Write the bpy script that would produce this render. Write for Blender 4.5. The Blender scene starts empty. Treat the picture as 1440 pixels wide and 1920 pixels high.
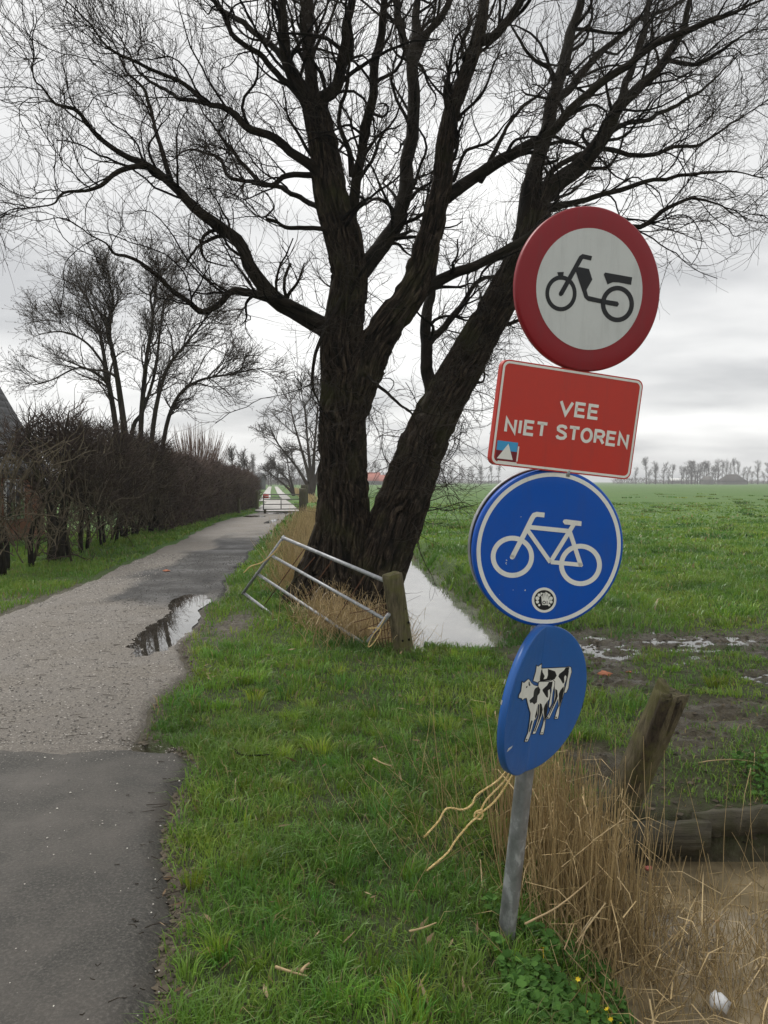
import bpy, math, random
import numpy as np
from mathutils import Vector, Matrix

# ------------------------------------------------------------------ camera, sky, sun, exposure
scene = bpy.context.scene
CAMH, FPX, HORIZ = 1.64, 1500.0, 903.0
PITCH = math.atan((960.0 - HORIZ) / FPX)
camd = bpy.data.cameras.new('camera'); cam = bpy.data.objects.new('camera', camd)
scene.collection.objects.link(cam); scene.camera = cam
cam.location = (0, 0, CAMH); cam.rotation_euler = (math.pi / 2 - PITCH, 0, 0)
camd.sensor_fit = 'VERTICAL'; camd.sensor_height = 36.0; camd.lens = 36.0 * FPX / 1920.0
camd.clip_start = 0.05; camd.clip_end = 8000
scene.view_settings.view_transform = 'Standard'; scene.view_settings.look = 'None'
scene.view_settings.gamma = 1.0; scene.view_settings.exposure = 0.76
scene.view_settings.use_curve_mapping = False
scene.render.resolution_x = 768; scene.render.resolution_y = 1024

SUN_EL, SUN_AZ = math.radians(48), math.radians(-35)   # azimuth from +Y towards +X
world = bpy.data.worlds.new('World'); scene.world = world; world.use_nodes = True
wn = world.node_tree; wn.nodes.clear(); WN = wn.nodes.new; WL = wn.links.new
w_out = WN('ShaderNodeOutputWorld'); w_bg = WN('ShaderNodeBackground'); w_bg.inputs['Strength'].default_value = 0.1
w_sky = WN('ShaderNodeTexSky'); w_sky.sky_type = 'NISHITA'; w_sky.sun_disc = False
w_sky.sun_elevation = SUN_EL; w_sky.sun_rotation = SUN_AZ
w_tc = WN('ShaderNodeTexCoord'); w_sep = WN('ShaderNodeSeparateXYZ'); WL(w_tc.outputs['Generated'], w_sep.inputs[0])
def wmath(op, a, b):
    n = WN('ShaderNodeMath'); n.operation = op
    for i, v in enumerate((a, b)):
        if isinstance(v, (int, float)): n.inputs[i].default_value = v
        else: WL(v, n.inputs[i])
    return n.outputs[0]
zz = wmath('ADD', wmath('MAXIMUM', w_sep.outputs[2], 0.0), 0.16)
w_cmb = WN('ShaderNodeCombineXYZ')
WL(wmath('DIVIDE', w_sep.outputs[0], zz), w_cmb.inputs[0]); WL(wmath('DIVIDE', w_sep.outputs[1], zz), w_cmb.inputs[1])
w_map = WN('ShaderNodeMapping'); w_map.inputs['Location'].default_value = (3.3, 1.2, 0.0); w_map.inputs['Scale'].default_value = (0.75, 1.0, 1)
WL(w_cmb.outputs[0], w_map.inputs[0])
w_n = WN('ShaderNodeTexNoise'); w_n.inputs['Scale'].default_value = 1.05; w_n.inputs['Detail'].default_value = 5; w_n.inputs['Roughness'].default_value = 0.48
WL(w_map.outputs[0], w_n.inputs['Vector'])
w_r = WN('ShaderNodeValToRGB')
w_r.color_ramp.elements[0].position = 0.36; w_r.color_ramp.elements[0].color = (0.42, 0.424, 0.43, 1)
w_r.color_ramp.elements[1].position = 0.64; w_r.color_ramp.elements[1].color = (0.76, 0.757, 0.745, 1)
e = w_r.color_ramp.elements.new(0.5); e.color = (0.61, 0.61, 0.605, 1)
WL(w_n.outputs['Fac'], w_r.inputs[0])
w_sc = WN('ShaderNodeVectorMath'); w_sc.operation = 'SCALE'; w_sc.inputs['Scale'].default_value = 9.0
WL(w_r.outputs[0], w_sc.inputs[0])
w_mix = WN('ShaderNodeMix'); w_mix.data_type = 'RGBA'; w_mix.inputs[0].default_value = 0.97
WL(w_sky.outputs[0], w_mix.inputs[6]); WL(w_sc.outputs[0], w_mix.inputs[7])
WL(w_mix.outputs[2], w_bg.inputs['Color']); WL(w_bg.outputs[0], w_out.inputs[0])

sund = bpy.data.lights.new('sun', 'SUN'); sund.energy = 1.4; sund.angle = math.radians(25); sund.color = (1.0, 0.97, 0.92)
sun = bpy.data.objects.new('sun', sund); scene.collection.objects.link(sun)
sd = Vector((math.sin(SUN_AZ) * math.cos(SUN_EL), math.cos(SUN_AZ) * math.cos(SUN_EL), math.sin(SUN_EL)))
sun.rotation_euler = (-sd).to_track_quat('-Z', 'Y').to_euler(); sun.location = (-4, 6, 30)

# ------------------------------------------------------------------ helpers
C = scene.collection
RNG = np.random.default_rng(7)
cP, sP = math.cos(PITCH), math.sin(PITCH)
def ray(px, py):
    u = (px - 720.0) / FPX; v = -(py - 960.0) / FPX
    return np.array([u, cP + v * sP, -sP + v * cP])
def P(px, py, d):                       # pixel seen at world depth y = d
    r = ray(px, py); return np.array([0, 0, CAMH]) + r * (d / r[1])
def G(px, py, z=0.0):                   # pixel on the level z
    r = ray(px, py); return np.array([0, 0, CAMH]) + r * ((z - CAMH) / r[2])

def _hash(ix, iy, seed):
    h = (ix.astype(np.int64) * 374761393 + iy.astype(np.int64) * 668265263 + seed * 1442695041) & 0xffffffff
    h = ((h ^ (h >> 13)) * 1274126177) & 0xffffffff
    return ((h ^ (h >> 16)) & 0xffff) / 65535.0
def vnoise(x, y, seed=0):
    x = np.asarray(x, float); y = np.asarray(y, float)
    ix = np.floor(x); iy = np.floor(y); fx = x - ix; fy = y - iy
    fx = fx * fx * (3 - 2 * fx); fy = fy * fy * (3 - 2 * fy)
    ix = ix.astype(np.int64); iy = iy.astype(np.int64)
    a = _hash(ix, iy, seed); b = _hash(ix + 1, iy, seed); c = _hash(ix, iy + 1, seed); d = _hash(ix + 1, iy + 1, seed)
    return (a * (1 - fx) + b * fx) * (1 - fy) + (c * (1 - fx) + d * fx) * fy
def fbm(x, y, seed=0, o=4):
    s = 0; a = 0.5
    for i in range(o):
        s = s + a * vnoise(x, y, seed + i * 17); x = x * 2.03; y = y * 2.03; a *= 0.5
    return s / (1 - 0.5 ** o)
def sstep(a, b, x):
    t = np.clip((x - a) / (b - a), 0, 1); return t * t * (3 - 2 * t)

def tag(o, label=None, cat=None, group=None, kind=None):
    if label: o['label'] = label
    if cat: o['category'] = cat
    if group: o['group'] = group
    if kind: o['kind'] = kind
    return o
def link(name, me, parent=None, mat=None):
    o = bpy.data.objects.new(name, me); C.objects.link(o)
    if parent is not None:
        o.parent = parent; o.matrix_parent_inverse = parent.matrix_basis.inverted()
    if mat is not None and me is not None and not me.materials: me.materials.append(mat)
    return o
def empty(name, loc=(0, 0, 0)):
    o = bpy.data.objects.new(name, None); o.empty_display_size = 0.2; o.location = tuple(map(float, loc)); C.objects.link(o); return o
def mesh_np(name, V, faces, smooth=False, attrs=None):
    """V (n,3); faces list of (m,k) int arrays"""
    me = bpy.data.meshes.new(name)
    V = np.ascontiguousarray(V, dtype=np.float32)
    faces = [f for f in faces if len(f)]
    me.vertices.add(len(V)); me.vertices.foreach_set('co', V.ravel())
    loops = np.concatenate([f.ravel() for f in faces]).astype(np.int32)
    tot = np.concatenate([np.full(len(f), f.shape[1], np.int32) for f in faces])
    start = np.concatenate([[0], np.cumsum(tot)[:-1]]).astype(np.int32)
    me.loops.add(len(loops)); me.loops.foreach_set('vertex_index', loops)
    me.polygons.add(len(tot)); me.polygons.foreach_set('loop_start', start); me.polygons.foreach_set('loop_total', tot)
    me.update(calc_edges=True)
    if smooth: me.polygons.foreach_set('use_smooth', np.ones(len(tot), dtype=bool))
    for k, a in (attrs or {}).items():
        a = np.ascontiguousarray(a, dtype=np.float32)
        if a.ndim == 1:
            at = me.attributes.new(k, 'FLOAT', 'POINT'); at.data.foreach_set('value', a)
        elif a.shape[1] == 4:
            at = me.attributes.new(k, 'FLOAT_COLOR', 'POINT'); at.data.foreach_set('color', a.ravel())
        else:
            at = me.attributes.new(k, 'FLOAT_VECTOR', 'POINT'); at.data.foreach_set('vector', a.ravel())
    return me

class Bag:
    """collects geometry for one mesh"""
    def __init__(self): self.V = []; self.F = {}; self.n = 0; self.A = []; self.rg = None
    def add(self, V, *faces, uv=None):
        V = np.asarray(V, float).reshape(-1, 3)
        for f in faces:
            f = np.asarray(f, int)
            if len(f): self.F.setdefault(f.shape[1], []).append(f + self.n)
        self.V.append(V); self.A.append(np.zeros_like(V) if uv is None else uv); self.n += len(V); return self
    def tubes(self, pts, rad, sides=6, cap=False, bark=0.0, seed=0):
        """pts (K,N,3), rad (K,N)"""
        pts = np.asarray(pts, float); rad = np.asarray(rad, float)
        if pts.ndim == 2: pts = pts[None]; rad = np.broadcast_to(rad, pts.shape[:2])
        K, N, _ = pts.shape
        t = np.gradient(pts, axis=1); t /= np.linalg.norm(t, axis=2, keepdims=True) + 1e-12
        m = np.abs(t.mean(axis=1)); ref = np.zeros((K, 3)); ref[np.arange(K), m.argmin(axis=1)] = 1
        r = ref[:, None, :]; nn = r - (r * t).sum(2, keepdims=True) * t; nn /= np.linalg.norm(nn, axis=2, keepdims=True) + 1e-12
        b = np.cross(t, nn)
        a = np.arange(sides) * 2 * math.pi / sides
        ca, sa = np.cos(a), np.sin(a)
        ln = np.concatenate([np.zeros((K, 1)), np.cumsum(np.linalg.norm(np.diff(pts, axis=1), axis=2), axis=1)], axis=1)
        R = np.broadcast_to(rad[:, :, None], (K, N, sides)).copy()
        L = np.broadcast_to(ln[:, :, None], (K, N, sides))
        if bark > 0:
            per = np.maximum(np.round(2 * math.pi * rad.mean(axis=1) / 0.07), 4)[:, None, None]
            uu = np.broadcast_to(a[None, None, :], (K, N, sides)) / (2 * math.pi) * per
            cx = np.cos(a)[None, None, :] * 2 + 50; cy = np.sin(a)[None, None, :] * 2
            w1 = (vnoise(cx + cy * 1.7 + seed, L * 2.2, seed) - 0.5) * 2.2 + (vnoise(cx * 2 - cy + seed, L * 6, seed + 3) - 0.5) * 1.1
            f = (uu + w1) % 1.0; ridge = 1 - np.abs(2 * f - 1)
            brk = sstep(0.2, 0.6, vnoise(np.floor(uu + w1) * 3.1 + seed, L * 8.0, seed + 9))
            lump = vnoise(cx * 0.8 + seed, L * 1.4 + cy * 0.8, seed + 5) - 0.5
            fade = np.clip(rad[:, :, None] / 0.25, 0.0, 1)
            self.rg = (sstep(0.12, 0.6, ridge) * (0.55 + 0.45 * brk)).reshape(-1)
            R += bark * fade * (sstep(0.12, 0.55, ridge) * (0.55 + 0.6 * brk) - 0.5) + lump * 0.10 * rad[:, :, None]
        Vv = pts[:, :, None, :] + R[..., None] * (ca[None, None, :, None] * nn[:, :, None, :] + sa[None, None, :, None] * b[:, :, None, :])
        uv = np.stack([R * ca, R * sa, L], axis=-1).reshape(-1, 3)
        k = np.arange(K)[:, None, None] * N * sides; i = np.arange(N - 1)[None, :, None] * sides; j = np.arange(sides)[None, None, :]; j2 = (j + 1) % sides
        q = np.stack([k + i + j, k + i + j2, k + i + sides + j2, k + i + sides + j], axis=-1).reshape(-1, 4)
        self.add(Vv.reshape(-1, 3), q, uv=uv)
        if cap:
            base = self.n - K * N * sides
            for kk in range(K):
                for e_ in (0, N - 1):
                    ids = base + kk * N * sides + e_ * sides + np.arange(sides)
                    if e_ == 0: ids = ids[::-1]
                    self.F.setdefault(sides, []).append(ids[None])
        return self
    def spikes(self, p0, p1, r):
        """3-sided tapered spikes p0->p1"""
        K = len(p0); d = p1 - p0; d = d / (np.linalg.norm(d, axis=1, keepdims=True) + 1e-9)
        ref = np.where(np.abs(d[:, 2:3]) < 0.8, np.array([[0, 0, 1.]]), np.array([[1., 0, 0]]))
        n = np.cross(d, ref); n /= np.linalg.norm(n, axis=1, keepdims=True); b = np.cross(d, n)
        r = np.broadcast_to(r, (K,))[:, None]
        vs = [p0 + r * (math.cos(a) * n + math.sin(a) * b) for a in (0, 2.094, 4.189)] + [p1]
        V = np.stack(vs, axis=1).reshape(-1, 3); i = np.arange(K)[:, None] * 4
        f = np.concatenate([i + np.array([[0, 1, 3]]), i + np.array([[1, 2, 3]]), i + np.array([[2, 0, 3]])])
        return self.add(V, f)
    def box(self, c, s, rot=None, taper=1.0):
        c = np.asarray(c, float); s = np.asarray(s, float) / 2
        v = np.array([[x, y, z] for z in (-1, 1) for y in (-1, 1) for x in (-1, 1)], float)
        v[v[:, 2] > 0, :2] *= taper
        v = v * s
        if rot is not None: v = v @ np.array(rot).T
        return self.add(v + c, [[0, 2, 3, 1], [4, 5, 7, 6], [0, 1, 5, 4], [2, 6, 7, 3], [0, 4, 6, 2], [1, 3, 7, 5]])
    def build(self, name, mat, parent=None, smooth=False, uv=False, attrs=None):
        V = np.concatenate(self.V); at = dict(attrs or {})
        if uv: at['buv'] = np.concatenate(self.A)
        if self.rg is not None and len(self.rg) == len(V): at['ridge'] = self.rg
        me = mesh_np(name, V, [np.concatenate(f) for f in self.F.values()], smooth, at)
        return link(name, me, parent, mat)

# ------------------------------------------------------------------ materials
def mat_base(name, rough=0.8, spec=0.3):
    m = bpy.data.materials.new(name); m.use_nodes = True
    b = m.node_tree.nodes['Principled BSDF']; b.inputs['Roughness'].default_value = rough; b.inputs['Specular IOR Level'].default_value = spec
    return m, m.node_tree, b
def node(nt, t, **kw):
    n = nt.nodes.new(t)
    for k, v in kw.items():
        if k in n.inputs: n.inputs[k].default_value = v
        else: setattr(n, k, v)
    return n
def ramp(nt, src, stops):
    r = nt.nodes.new('ShaderNodeValToRGB'); el = r.color_ramp.elements
    while len(el) < len(stops): el.new(0.5)
    for e_, (p, c) in zip(el, stops): e_.position = p; e_.color = (*c, 1)
    nt.links.new(src, r.inputs[0]); return r.outputs[0]
def coords(nt, scale=(1, 1, 1), attr=None):
    if attr:
        a = node(nt, 'ShaderNodeAttribute', attribute_name=attr); src = a.outputs['Vector']
    else:
        g = node(nt, 'ShaderNodeNewGeometry'); src = g.outputs['Position']
    m = nt.nodes.new('ShaderNodeMapping'); m.inputs['Scale'].default_value = scale
    nt.links.new(src, m.inputs[0]); return m.outputs[0]
def noise(nt, vec, scale, detail=4, rough=0.55):
    n = node(nt, 'ShaderNodeTexNoise', Scale=scale, Detail=detail, Roughness=rough); nt.links.new(vec, n.inputs['Vector']); return n.outputs['Fac']
def mixc(nt, fac, a, b):
    m = nt.nodes.new('ShaderNodeMix'); m.data_type = 'RGBA'
    for i, v in ((0, fac), (6, a), (7, b)):
        if isinstance(v, (int, float)): m.inputs[i].default_value = v
        elif isinstance(v, tuple): m.inputs[i].default_value = (*v, 1)
        else: nt.links.new(v, m.inputs[i])
    return m.outputs[2]
def bump(nt, b, h, strength=0.5, dist=0.01):
    n = node(nt, 'ShaderNodeBump', Strength=strength, Distance=dist); nt.links.new(h, n.inputs['Height']); nt.links.new(n.outputs[0], b.inputs['Normal'])
def mrange(nt, src, a, b, c=0.0, d=1.0):
    n = nt.nodes.new('ShaderNodeMapRange'); nt.links.new(src, n.inputs[0])
    for i, v in zip((1, 2, 3, 4), (a, b, c, d)): n.inputs[i].default_value = v
    return n.outputs[0]
def mm(nt, op, a, b):
    n = nt.nodes.new('ShaderNodeMath'); n.operation = op
    for i, v in enumerate((a, b)):
        if isinstance(v, (int, float)): n.inputs[i].default_value = v
        else: nt.links.new(v, n.inputs[i])
    return n.outputs[0]
def attr(nt, name, out='Fac'):
    return node(nt, 'ShaderNodeAttribute', attribute_name=name).outputs[out]

def m_speck(name, stops, scale, rough=0.85, bs=0.4, bd=0.01, stretch=(1, 1, 1), spec=0.3, detail=6):
    m, nt, b = mat_base(name, rough, spec); v = coords(nt, stretch); n = noise(nt, v, scale, detail)
    nt.links.new(ramp(nt, n, stops), b.inputs['Base Color']); bump(nt, b, n, bs, bd); return m
def m_bark(name, stops, moss=None, fine=1.0):
    m, nt, b = mat_base(name, 0.9, 0.15)
    v = coords(nt, (1, 1, 0.16), 'buv'); n = noise(nt, v, 34 * fine, 6, 0.65); v2 = coords(nt, (1, 1, 0.3), 'buv'); n2 = noise(nt, v2, 9 * fine, 3)
    c = ramp(nt, mm(nt, 'ADD', mm(nt, 'MULTIPLY', n, 0.7), mm(nt, 'MULTIPLY', n2, 0.3)), stops)
    c = mixc(nt, mrange(nt, attr(nt, 'ridge'), 0.05, 0.6, 0.8, 0.0), c, tuple(x_ * 0.35 for x_ in stops[0][1]))
    if moss:
        vp = coords(nt); n3 = noise(nt, vp, 1.6, 5, 0.6)
        c = mixc(nt, mrange(nt, n3, 0.5, 0.72, 0, 0.75), c, moss)
    nt.links.new(c, b.inputs['Base Color']); bump(nt, b, n, 1.0, 0.03); return m
def m_plain(name, col, rough=0.5, spec=0.5, metal=0.0, var=0.12, scale=12):
    m, nt, b = mat_base(name, rough, spec); b.inputs['Metallic'].default_value = metal
    n = noise(nt, coords(nt), scale, 5)
    c2 = tuple(x * (1 - var) for x in col); c1 = tuple(min(1, x * (1 + var)) for x in col)
    nt.links.new(ramp(nt, n, [(0.3, c2), (0.7, c1)]), b.inputs['Base Color']); return m
def m_blade(name, transl=0.35):
    m, nt, b = mat_base(name, 0.42, 0.4)
    c = attr(nt, 'col', 'Color'); nt.links.new(c, b.inputs['Base Color'])
    t = node(nt, 'ShaderNodeBsdfTranslucent'); nt.links.new(c, t.inputs['Color'])
    mx = nt.nodes.new('ShaderNodeMixShader'); mx.inputs[0].default_value = transl
    nt.links.new(b.outputs[0], mx.inputs[1]); nt.links.new(t.outputs[0], mx.inputs[2])
    nt.links.new(mx.outputs[0], nt.nodes['Material Output'].inputs[0]); return m
M = {}
M['willow'] = m_bark('willow_bark', [(0.36, (0.006, 0.005, 0.0035)), (0.5, (0.028, 0.021, 0.015)), (0.64, (0.10, 0.075, 0.052))], moss=(0.050, 0.052, 0.020))
M['limb'] = m_bark('willow_limb_bark', [(0.3, (0.008, 0.006, 0.005)), (0.6, (0.030, 0.024, 0.017)), (0.8, (0.07, 0.056, 0.04))], moss=(0.028, 0.027, 0.014), fine=1.6)
M['twig'] = m_plain('willow_twig', (0.035, 0.027, 0.019), 0.8, 0.2)
M['ltree'] = m_bark('alder_bark', [(0.3, (0.018, 0.015, 0.011)), (0.7, (0.06, 0.052, 0.036))], moss=(0.05, 0.048, 0.018))
M['ltwig'] = m_plain('alder_twig', (0.045, 0.035, 0.024), 0.8, 0.2)
M['hedge'] = m_plain('hedge_twig', (0.058, 0.042, 0.033), 0.85, 0.15, var=0.45, scale=2.5)
M['hedge2'] = m_plain('clipped_hedge_twig', (0.068, 0.047, 0.038), 0.85, 0.15, var=0.4, scale=2.0)
M['hedge_pale'] = m_plain('hedge_branch', (0.11, 0.09, 0.06), 0.85, 0.15, var=0.5, scale=2.0)
M['osier'] = m_plain('osier_whip', (0.16, 0.10, 0.075), 0.8, 0.2)
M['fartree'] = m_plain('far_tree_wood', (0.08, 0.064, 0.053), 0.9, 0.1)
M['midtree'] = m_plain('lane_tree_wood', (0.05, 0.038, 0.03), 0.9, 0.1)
M['grass'] = m_blade('grass_blade'); M['reed'] = m_blade('dry_reed', 0.2); M['leaf'] = m_blade('leaf', 0.25); M['leaf'].node_tree.nodes['Principled BSDF'].inputs['Roughness'].default_value = 0.75; M['leaf'].node_tree.nodes['Principled BSDF'].inputs['Specular IOR Level'].default_value = 0.15
M['galv'] = None

# ------------------------------------------------------------------ ground form
R_Y = [-5, 4.7, 5.2, 6.36, 8.28, 11.9, 18, 39.7, 44, 82, 300]
R_X = [-1.3, -1.42, -1.5, -1.61, -1.99, -2.38, -3.0, -4.75, -4.4, -9.9, -40.3]
L_Y = [-5, 9.76, 14.3, 32, 39.7, 44, 82, 300]
L_X = [-4.6, -4.69, -4.96, -6.75, -6.9, -6.6, -12.1, -42.5]
def tr_right(y): return np.interp(y, R_Y, R_X) + (fbm(np.asarray(y) * 1.3, 0 * np.asarray(y), 3) - 0.5) * 0.34
def tr_left(y): return np.interp(y, L_Y, L_X) + (fbm(np.asarray(y) * 0.9, 0 * np.asarray(y) + 9, 4) - 0.5) * 0.4
def as_right(y): return np.interp(y, [-5, 2.47, 3.0, 3.6, 4.1, 4.55, 4.8, 5.0], [-0.5, -0.68, -0.80, -0.98, -1.10, -1.07, -1.22, -1.4]) + (fbm(np.asarray(y) * 3, 0 * np.asarray(y) + 2, 8) - 0.5) * 0.10
def as_end(x): return 4.86 + (fbm(np.asarray(x) * 1.5, 0 * np.asarray(x), 12) - 0.5) * 0.30 + (fbm(np.asarray(x) * 9, 0 * np.asarray(x) + 4, 13) - 0.5) * 0.10
WATER = -0.35
def ditch_n(x, y):
    cx = 0.74 - 0.048 * (y - 10) - 0.0009 * np.maximum(y - 20, 0) ** 2 * 0.15
    hw = np.interp(y, [8, 10, 18, 40], [0.74, 0.72, 0.5, 0.42])
    w = (fbm(x * 0 + y * 1.4, np.sign(x - cx) * 7, 21) - 0.5) * 0.35
    return np.sqrt((x - cx) ** 2 + np.maximum(0, 9.0 - y) ** 2) - hw + w
def ditch_s(x, y):
    dx = np.abs(x - 2.12) - 1.15 + (fbm(y * 1.2, x * 0 + 3, 31) - 0.5) * 0.25
    return dx, y - 4.2
def mudmask(x, y):
    n = fbm(x * 1.1, y * 1.1, 41)
    m = sstep(0.45, 1.3, x + (n - 0.5) * 0.9) * sstep(4.0, 4.5, y) * (1 - sstep(8.3, 9.4, y + (n - 0.5) * 2.4 - 0.12 * (x - 2)))
    n2 = fbm(x * 2.3, y * 1.6, 47)
    rut = np.exp(-((y - 8.1 - 0.12 * (x - 2) + (n2 - 0.5) * 0.6) / 0.55) ** 2) * sstep(0.9, 1.9, x)
    pat = np.exp(-(((x + 1.75) / 0.33) ** 2 + ((y - 9.0) / 1.2) ** 2))
    green = sstep(0.30, 0.52, fbm(x * 1.5 + 30, y * 1.5, 49))
    return np.clip(m * (0.95 - 0.80 * green) + rut * 0.9 + pat * (0.4 + n2), 0, 1)
def ground_z(x, y, detail=True):
    x = np.asarray(x, float); y = np.asarray(y, float)
    z = (fbm(x * 0.35, y * 0.35, 1) - 0.5) * 0.10 * sstep(3, 12, y)
    if detail: z = z + (fbm(x * 2.2, y * 2.2, 2) - 0.5) * 0.035
    m = mudmask(x, y)
    if detail:
        hoof = 0.55 * fbm(x * 4, y * 10, 5, 3) + 0.45 * fbm(x * 14, y * 17, 15, 2)
        z = z + m * ((hoof - 0.5) * 0.16 - 0.015)
    dn = ditch_n(x, y)
    bw = np.where(x < 0.4, 0.75, 0.42)
    tn = np.clip(dn / bw, 0, 1); sn = sstep(0, 1, tn)
    zn = -0.40 * (1 - sn) - 0.2 * np.clip(-dn / 0.4, 0, 1)
    dx, dy = ditch_s(x, y)
    sx = np.clip((dx + 0.02) / 0.98, 0, 1) ** 0.8; sx = sx * sx * (3 - 2 * sx); sy = 0.62 * sstep(0, 0.08, dy) + 0.38 * sstep(0.06, 0.85, dy + (fbm(x * 3, y * 3, 33) - 0.5) * 0.3)
    st = 1 - (1 - sx) * (1 - sy)
    zs = -0.395 * (1 - st) - 0.06 * (1 - sstep(0.0, 0.06, st)) * sstep(0.25, 0.6, fbm(x * 1.2, y * 1.2, 6))
    z = z * np.clip(sn * st + 0.25, 0, 1) + zn + zs
    din = np.minimum(tr_right(y) - x, x - tr_left(y))
    z = np.where(din > -0.4, np.minimum(z, 0.03), z)
    z = z + (-0.08 - z) * sstep(0.0, 0.2, din)
    da = np.where(y < 4.95, as_right(y) - x, -9.0)
    z = np.where(da > -0.4, np.minimum(z, 0.022), z)
    z = z + (-0.07 - z) * sstep(0.0, 0.16, da)
    return z
def axis(a, b, st, far, gr):
    mid = np.arange(a, b, st); out = [mid]
    s = st; p = b; l = []
    while p < far[1]: l.append(p); s = min(s * gr, 60); p += s
    l.append(far[1]); out.append(np.array(l))
    s = st; p = a; l = []
    while p > far[0]: s = min(s * gr, 60); p -= s; l.append(p)
    return np.concatenate([np.array(l[::-1])] + out)
xs = axis(-2.6, 4.6, 0.048, (-1800, 1800), 1.09); ys = axis(1.8, 11.5, 0.05, (-60, 2600), 1.045)
X, Y = np.meshgrid(xs, ys); Z = ground_z(X, Y)
Z = np.where((Y > 60) | (np.abs(X) > 40), Z * 0.3, Z)
nx, ny = len(xs), len(ys)
idx = np.arange(nx * ny).reshape(ny, nx)
q = np.stack([idx[:-1, :-1], idx[:-1, 1:], idx[1:, 1:], idx[1:, :-1]], axis=-1).reshape(-1, 4)
m, nt, b = mat_base('pasture_ground', 0.85, 0.25)
v = coords(nt); n1 = noise(nt, v, 0.09, 5); n2 = noise(nt, v, 1.4, 6, 0.65); n3 = noise(nt, v, 38, 5, 0.7); n4 = noise(nt, coords(nt, (1, 0.35, 1)), 0.35, 4)
gcol = mixc(nt, mrange(nt, n1, 0.35, 0.65), (0.070, 0.155, 0.028), (0.105, 0.190, 0.042))
gcol = mixc(nt, mrange(nt, n4, 0.45, 0.75, 0, 0.6), gcol, (0.145, 0.205, 0.055))
gcol = mixc(nt, mrange(nt, n2, 0.42, 0.62, 0, 0.5), gcol, (0.045, 0.085, 0.022))
soil = ramp(nt, n3, [(0.3, (0.035, 0.03, 0.018)), (0.55, (0.075, 0.062, 0.036)), (0.75, (0.12, 0.10, 0.06))])
under = mixc(nt, mrange(nt, n3, 0.4, 0.65, 0.25, 0.75), soil, (0.06, 0.11, 0.026))
gcol = mixc(nt, attr(nt, 'near'), gcol, under)
mudc = ramp(nt, noise(nt, v, 14, 6, 0.7), [(0.3, (0.035, 0.028, 0.017)), (0.5, (0.085, 0.068, 0.043)), (0.72, (0.17, 0.145, 0.10))])
gcol = mixc(nt, attr(nt, 'mud'), gcol, mudc)
nt.links.new(gcol, b.inputs['Base Color']); nt.links.new(mrange(nt, attr(nt, 'mud'), 0, 1, 0.9, 0.38), b.inputs['Roughness'])
nmb = noise(nt, v, 16, 7, 0.75); bump(nt, b, mm(nt, 'ADD', n3, mm(nt, 'MULTIPLY', nmb, 2.0)), 0.9, 0.03); M['ground'] = m
nearA = 1 - sstep(9, 24, np.hypot(X, Y))
dnX = ditch_n(X, Y); dsx, dsy = ditch_s(X, Y)
mudA = np.clip(mudmask(X, Y) + (1 - sstep(0.0, 0.22, dnX)) + (1 - sstep(0.0, 0.35, np.maximum(dsx, dsy * 5))) * 0.9
               + (Y < 13) * (1 - sstep(0.0, 0.10, X - np.where(Y < 4.9, as_right(Y), tr_right(Y)))) * 0.8, 0, 1)
ground = link('ground', mesh_np('ground', np.stack([X, Y, Z], -1).reshape(-1, 3), [q], True, {'near': nearA.ravel(), 'mud': mudA.ravel()}), None, M['ground'])
tag(ground, kind='structure')

# gravel track ------------------------------------------------------
ty = np.concatenate([np.arange(4.55, 14, 0.05), 14 + np.cumsum(0.05 * 1.04 ** np.arange(85))]); ty = ty[ty < 43.6]
ts = np.linspace(0, 1, 84)
TY, TS = np.meshgrid(ty, ts, indexing='ij'); lx, rx = tr_left(TY), tr_right(TY); TX = lx + (rx - lx) * TS
def track_z(x, y, s):
    z = 0.012 + (fbm(x * 1.1, y * 0.8, 61) - 0.5) * 0.04 + (fbm(x * 9, y * 9, 62, 3) - 0.5) * 0.012
    e = ((x + 2.36 - 0.06 * (fbm(y * 2, y * 0, 66) - 0.5)) / 0.35) ** 2 + ((y - 9.2) / 1.6) ** 2
    e2 = ((x + 2.75 + (y - 11) * 0.05) / 0.22) ** 2 + ((y - 11.0) / 0.7) ** 2
    n = (fbm(x * 3.2, y * 2.0, 63) - 0.5) * 0.9
    z = z - 0.05 * np.exp(-np.maximum(e - 0.35 + n, 0) * 1.2) - 0.035 * np.exp(-np.maximum(e2 - 0.3 + n, 0) * 1.2)
    for cx_, cy_, a_, b_ in ((-6.2, 38.2, 0.7, 1.1), (-5.2, 41.8, 0.9, 1.0), (-4.7, 33.5, 0.25, 2.2), (-2.85, 13.0, 0.12, 0.5)):
        z = z - 0.045 * np.exp(-(((x - cx_) / a_) ** 2 + ((y - cy_) / b_) ** 2))
    return z - 0.09 * np.maximum(np.maximum(s - 0.965, 0.035 - s), 0) / 0.035
TZ = track_z(TX, TY, TS)
nn_ = fbm(TX * 1.4, TY * 0.5, 64)
darkA = sstep(0.30, 0.50, TS + (nn_ - 0.5) * 0.7) * sstep(10.2, 11.4, TY + (nn_ - 0.5) * 3) * (1 - sstep(21, 27, TY + (nn_ - 0.5) * 6))
darkA = np.clip(darkA + 0.6 * np.exp(-((TY - 41.5) / 1.6) ** 2), 0, 1)
m, nt, b = mat_base('gravel', 0.75, 0.35)
v = coords(nt); na = noise(nt, v, 1.2, 5, 0.6); nb = noise(nt, v, 55, 6, 0.75)
vor = node(nt, 'ShaderNodeTexVoronoi', Scale=65.0); nt.links.new(v, vor.inputs['Vector'])
gc = ramp(nt, nb, [(0.3, (0.055, 0.047, 0.038)), (0.5, (0.155, 0.137, 0.115)), (0.68, (0.31, 0.28, 0.24))])
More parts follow.
